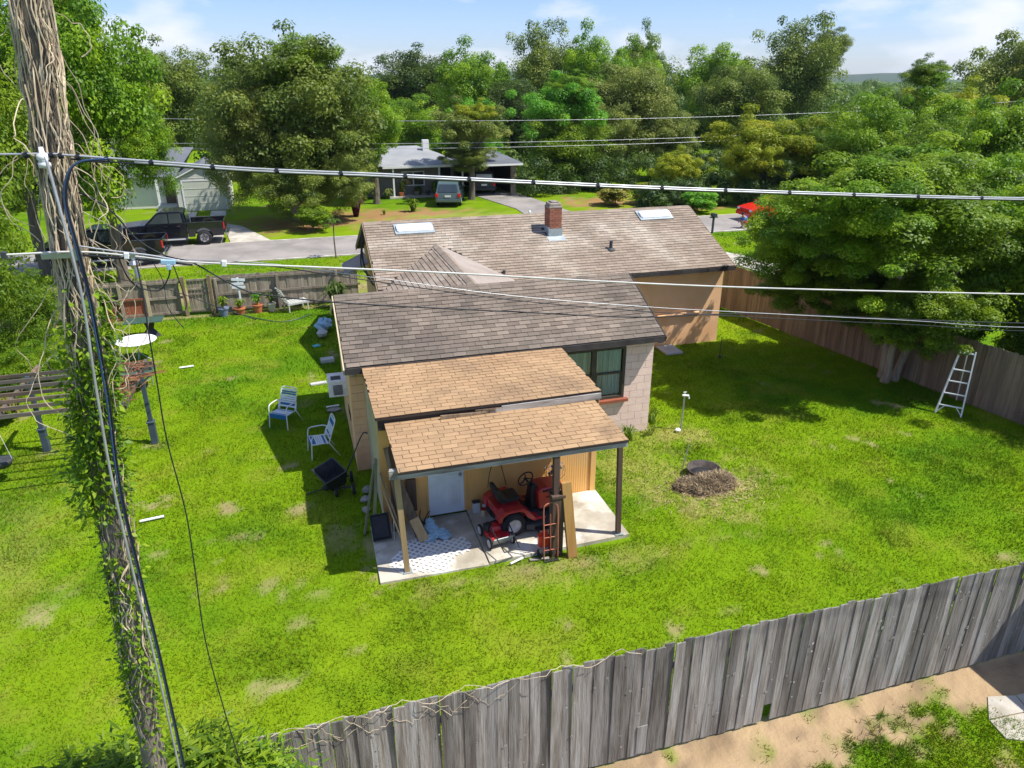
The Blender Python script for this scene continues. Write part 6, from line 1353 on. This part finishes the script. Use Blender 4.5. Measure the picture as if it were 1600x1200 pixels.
def arch(cx, r_, z0, n=7): return [(cx + r_ * math.cos(math.pi * (1 - i / n) ), z0 + r_ * math.sin(math.pi * i / n)) for i in range(n + 1)]
def pickup(label, loc, rz):
    t = thing('pickup_truck', label, 'pickup truck', loc, rz); P_ = 'truck_black'; hw = .98
    front = [(-.35, .42)] + [(q[0], q[1]) for q in arch(1.72, .46, .42)][0:] + [(2.55, .42), (2.72, .5), (2.74, .95), (2.66, 1.08), (1.55, 1.20), (1.2, 1.24), (-.9, 1.24), (-.9, .42)]
    m = MB(); m.prism([(-.9, .42)] + arch(1.78, .46, .42) + [(2.6, .42), (2.76, .5), (2.78, .98), (2.68, 1.10), (1.5, 1.20), (-.9, 1.22)], -hw, hw, taper=lambda z: 1 if z < .9 else 1 - (z - .9) * .12); m.build('body', P_, t, wd=False, bevel=.04)
    bedp = [(-2.78, .50)] + arch(-1.72, .46, .48) + [(-.93, .48), (-.93, 1.26), (-2.80, 1.26)]
    for s_ in (-1, 1): m = MB(); m.prism(bedp, s_ * (hw - .08) - .08, s_ * (hw - .08) + .08); m.build('bed_side', P_, t, wd=False, bevel=.02)
    m = MB(); m.bx(-2.76, -.93, -hw + .17, hw - .17, .62, .70); m.build('bed_floor', 'dark_grey', t, wd=False)
    m = MB(); m.bx(-2.84, -2.77, -hw + .17, hw - .17, .60, 1.24); m.build('tailgate', P_, t, wd=False, bevel=.015)
    cab = [(-.88, 1.2), (1.22, 1.2), (.55, 1.80), (.35, 1.86), (-.62, 1.86), (-.80, 1.78)]; tp_ = lambda z: 1 - max(0, z - 1.2) * .30
    m = MB(); m.prism(cab, -hw + .04, hw - .04, taper=tp_); m.build('cab', P_, t, wd=False, bevel=.03)
    for s_ in (-1, 1):
        for (a, b, c_, d_) in ((.98, .48, -.02 + .02, .02), (-.05, -.05, -.72, -.66)):
            m = MB(); y_ = lambda z: s_ * ((hw - .04) * tp_(z) + .006)
            q = [(a, 1.26), (b, 1.76), (d_, 1.76), (c_, 1.26)]
            m.add([(x, y_(z), z) for x, z in q] + [(x, y_(z) - s_ * .02, z) for x, z in q], [(0, 1, 2, 3) if s_ > 0 else (3, 2, 1, 0)]); m.build('side_window', 'glass', t, wd=False)
        m = MB(); m.box((1.0, s_ * (hw + .1), 1.3), (.1, .16, .16)); m.build('mirror', P_, t, wd=False, bevel=.02)
        m = MB(); m.bx(-.75, 1.15, s_ * hw - .08, s_ * hw + .06, .36, .42); m.build('side_step', 'alum', t, wd=False)
        m = MB(); m.box((-2.80, s_ * (hw - .1), 1.0), (.06, .16, .34)); m.build('tail_light', 'tail_red', t, wd=False, bevel=.01)
        m = MB(); m.box((2.72, s_ * (hw - .2), .93), (.12, .32, .16)); m.build('headlight', 'headlight', t, wd=False, bevel=.02)
        for x in (-.0, -.72 + .1):
            m = MB(); m.box((x + .12, s_ * (hw + .004), 1.1), (.16, .02, .03)); m.build('door_handle', 'chrome', t, wd=False)
        for x in (1.78, -1.72): wheel(t, x, s_ * (hw - .12), .40, .26, 'hub_white', True)
    m = MB(); m.add([(1.17, -.80, 1.25), (1.17, .80, 1.25), (.60, .70, 1.765), (.60, -.70, 1.765)], [(0, 1, 2, 3)]); m.v = [(x + .022, y, z + .012) for x, y, z in m.v]; m.build('windscreen', 'glass', t, wd=False)
    m = MB(); m.add([(-.885, .66, 1.3), (-.885, -.66, 1.3), (-.835, -.62, 1.72), (-.835, .62, 1.72)], [(0, 1, 2, 3)]); m.v = [(x - .02, y, z) for x, y, z in m.v]; m.build('rear_window', 'glass', t, wd=False)
    for q0, q1 in ((-2.98, -2.85), (2.78, 2.90)): m = MB(); m.bx(q0, q1, -.9, .9, .46, .62); m.build('bumper', 'chrome', t, wd=False, bevel=.02)
    m = MB(); m.bx(2.785, 2.80, -.55, .55, .72, 1.0); m.build('grille', 'chrome', t, wd=False)
    return t
pickup('glossy black crew cab pickup parked on the far side of the street', (-6.6, 44.2, .03), R(180))
pickup('black pickup parked on the near verge, mostly hidden behind the vine pole', (-9.2, 39.9, .02), R(180))
def van(label, name, loc, rz, paint, cat, glass='glass', H_=1.72):
    t = thing(name, label, cat, loc, rz); hw = .92
    m = MB(); m.prism([(-2.35, .35)] + arch(-1.5, .38, .33) + [(-.9, .3), (.9, .3)] + arch(1.5, .38, .33) + [(2.2, .33), (2.36, .45), (2.3, .82), (1.5, 1.0), (1.1, 1.05), (-2.38, 1.05), (-2.42, .6)], -hw, hw, taper=lambda z: 1 if z < .8 else 1 - (z - .8) * .15); m.build('body', paint, t, wd=False, bevel=.05)
    cab = [(-2.36, 1.0), (1.35, 1.0), (.55, H_ - .1), (.2, H_), (-1.9, H_), (-2.12, H_ - .08)]; tp_ = lambda z: 1 - max(0, z - 1.0) * .26
    m = MB(); m.prism(cab, -hw + .05, hw - .05, taper=tp_); m.build('cabin', paint, t, wd=False, bevel=.04)
    for s_ in (-1, 1):
        for q in ([(1.05, 1.07), (.5, H_ - .17), (.0, H_ - .12), (.0, 1.07)], [(-.07, 1.07), (-.07, H_ - .12), (-1.05, H_ - .12), (-1.05, 1.07)], [(-1.13, 1.07), (-1.13, H_ - .12), (-1.95, H_ - .14), (-2.1, 1.07)]):
            m = MB(); yy_ = lambda z: s_ * ((hw - .05) * tp_(z) + .008); m.add([(x, yy_(z), z) for x, z in q], [(0, 1, 2, 3) if s_ > 0 else (3, 2, 1, 0)]); m.build('side_window', glass, t, wd=False)
        m = MB(); m.box((-2.4, s_ * (hw - .12), .84), (.08, .18, .26)); m.build('tail_light', 'tail_red', t, wd=False, bevel=.02)
        m = MB(); m.box((2.25, s_ * (hw - .2), .72), (.15, .3, .14)); m.build('headlight', 'headlight', t, wd=False, bevel=.02)
        m = MB(); m.box((.95, s_ * (hw + .07), 1.1), (.1, .15, .12)); m.build('mirror', paint, t, wd=False, bevel=.02)
        for x in (1.5, -1.5): wheel(t, x, s_ * (hw - .1), .33, .2, 'hub_white')
    m = MB(); m.add([(-2.37, .70, 1.08), (-2.37, -.70, 1.08), (-2.17, -.60, H_ - .15), (-2.17, .60, H_ - .15)], [(0, 1, 2, 3)]); m.v = [(x - .012, y, z) for x, y, z in m.v]; m.build('rear_window', glass, t, wd=False)
    m = MB(); m.add([(1.30, -.74, 1.07), (1.30, .74, 1.07), (.62, .62, H_ - .14), (.62, -.62, H_ - .14)], [(0, 1, 2, 3)]); m.v = [(x + .02, y, z + .015) for x, y, z in m.v]; m.build('windscreen', glass, t, wd=False)
    for q0, q1 in ((-2.5, -2.4), (2.34, 2.42)): m = MB(); m.bx(q0, q1, -.85, .85, .37, .57); m.build('bumper', paint, t, wd=False, bevel=.03)
    m = MB(); m.bx(-2.435, -2.42, -.22, .22, .72, .86); m.build('number_plate', 'white_paint', t, wd=False)
    return t
van('dark green minivan seen from behind on the lawn of the grey house', 'minivan', (11.35, 54.2, 0), R(74), 'green_car', 'minivan')
van('dark car with a silver tailgate parked in the carport', 'parked_car', (15.1, 59.3, 0), R(80), 'dark_grey', 'car', 'headlight')
t = thing('mailbox', 'dark mailbox on a post at the street edge right of the roof', 'mailbox', (23.9, 38.2, 0)); m = MB(); m.box((0, 0, .5), (.1, .1, 1.0)); m.box((0, 0, .95), (.5, .1, .06)); m.build('post', 'dark_grey', t, wd=False); m = MB(); m.prism([(-.1, 0), (.1, 0), (.1, .14), (.06, .2), (-.06, .2), (-.1, .14)], -.22, .22); m.v = [(x, y, z + .98) for x, y, z in m.v]; m.build('box', 'dark_grey', t, wd=False)
t = thing('garden_ornament', 'small white figure shaped ornament on the lawn above the roof ridge', 'ornament', (14.8, 45.6, 0)); m = MB(); m.lathe((0, 0, 0), [(0, 0), (.12, 0), (.15, .25), (.08, .4), (.1, .5), (.05, .6), (0, .62)], 10); m.box((.12, 0, .35), (.2, .04, .12), (0, .6, 0)); m.build('figure', 'white_paint', t, wd=False)
# red vehicle and crouching person behind the trees on the right
van('bright red car glimpsed through the leaves on the street at the right', 'parked_car', (30.2, 41.0, .03), R(178), 'car_red', 'car', H_=1.4)
pt_ = thing('person', 'person in a blue shirt and red shorts crouching at the street edge on the right', 'person', (26.7, 39.0, .03))
def skin_body():
    J = {'pel': (0, 0, .32), 'ch': (-.16, 0, .62), 'nk': (-.24, 0, .74), 'hd': (-.30, 0, .86), 'sl': (-.2, .17, .66), 'el': (-.32, .22, .46), 'hl': (-.44, .16, .30), 'sr': (-.2, -.17, .66), 'er': (-.32, -.22, .46), 'hr': (-.44, -.16, .30),
         'kl': (-.32, .14, .44), 'al': (-.12, .13, .08), 'fl': (-.28, .14, .03), 'kr': (-.32, -.14, .44), 'ar': (-.12, -.13, .08), 'fr': (-.28, -.14, .03)}
    rad = {'pel': .13, 'ch': .14, 'nk': .06, 'hd': .09, 'sl': .06, 'sr': .06, 'el': .042, 'er': .042, 'hl': .035, 'hr': .035, 'kl': .07, 'kr': .07, 'al': .045, 'ar': .045, 'fl': .04, 'fr': .04}
    E_ = [('pel', 'ch'), ('ch', 'nk'), ('nk', 'hd'), ('ch', 'sl'), ('sl', 'el'), ('el', 'hl'), ('ch', 'sr'), ('sr', 'er'), ('er', 'hr'), ('pel', 'kl'), ('kl', 'al'), ('al', 'fl'), ('pel', 'kr'), ('kr', 'ar'), ('ar', 'fr')]
    ks = list(J); me = bpy.data.meshes.new('body'); me.from_pydata([J[q] for q in ks], [(ks.index(a), ks.index(b)) for a, b in E_], [])
    o = bpy.data.objects.new('body', me); C.objects.link(o); o.parent = pt_; o.modifiers.new('skin', 'SKIN')
    sv = me.skin_vertices if len(me.skin_vertices) else None
    if sv is None:
        import bmesh
        bm_ = bmesh.new(); bm_.from_mesh(me); bm_.verts.layers.skin.verify(); bm_.to_mesh(me); bm_.free()
    for i, q in enumerate(ks): d = me.skin_vertices[0].data[i]; d.radius = (rad[q], rad[q]); d.use_root = (q == 'pel')
    s2 = o.modifiers.new('sub', 'SUBSURF'); s2.levels = 1; s2.render_levels = 1; me.materials.append(M['skin'])
skin_body()
m = MB(); m.ell((-.12, 0, .56), (.17, .19, .2), 12, 8); m.ell((-.24, .2, .56), (.08, .06, .1)); m.ell((-.24, -.2, .56), (.08, .06, .1)); m.build('shirt', 'shirt_blue', pt_, wd=False, smooth=True)
m = MB(); m.ell((-.05, 0, .32), (.18, .19, .14), 12, 8); m.ell((-.2, .14, .4), (.14, .08, .09)); m.ell((-.2, -.14, .4), (.14, .08, .09)); m.build('shorts', 'cloth_red', pt_, wd=False, smooth=True)
m = MB(); m.ell((-.29, 0, .90), (.10, .095, .08), 10, 7); m.build('hair', 'hair', pt_, wd=False, smooth=True)
# neighbour's slab in the lower right corner
for pz in ([(9.20, 5.80), (8.86, 5.47), (9.55, 5.42), (9.62, 5.70)], [(8.85, 5.45), (8.80, 5.14), (9.10, 5.0), (9.52, 4.98), (9.55, 5.40)], [(9.64, 5.70), (9.57, 5.42), (10.4, 5.40), (10.5, 5.66)], [(9.57, 5.40), (9.54, 4.98), (10.3, 4.96), (10.4, 5.38)]):
    m = MB(); m.slab(pz[::-1], -.03, .022 + random.uniform(-.003, .004)); struct(m.build('broken_slab', 'concrete', bevel=.003))
sh = thing('neighbour_shed', 'low neighbouring shed just outside the lower right of the picture', 'shed', (12.5, 5.0, 0)); m = MB(); m.bx(11.15, 14.5, 3.9, 6.05, 0, 2.7); m.build('wall', 'siding_pale', sh); m = MB(); m.bx(11.05, 14.6, 3.8, 6.15, 2.7, 2.8); m.build('roof', 'roof_dark', sh)

# ------------------------------------------------------------------ air: one closed box of thin even haze
mb = MB(); mb.bx(-3200, 3200, -300, 3300, -1.5, 48)
hz = mb.build('haze', None); hz['kind'] = 'stuff'
hm = bpy.data.materials.new('haze'); hm.use_nodes = True; hn_ = hm.node_tree.nodes; hn_.clear()
ho = hn_.new('ShaderNodeOutputMaterial'); pv = hn_.new('ShaderNodeVolumePrincipled'); pv.inputs['Color'].default_value = (.78, .87, 1, 1); pv.inputs['Density'].default_value = .00009
hm.node_tree.links.new(pv.outputs[0], ho.inputs['Volume']); hz.data.materials.append(hm)
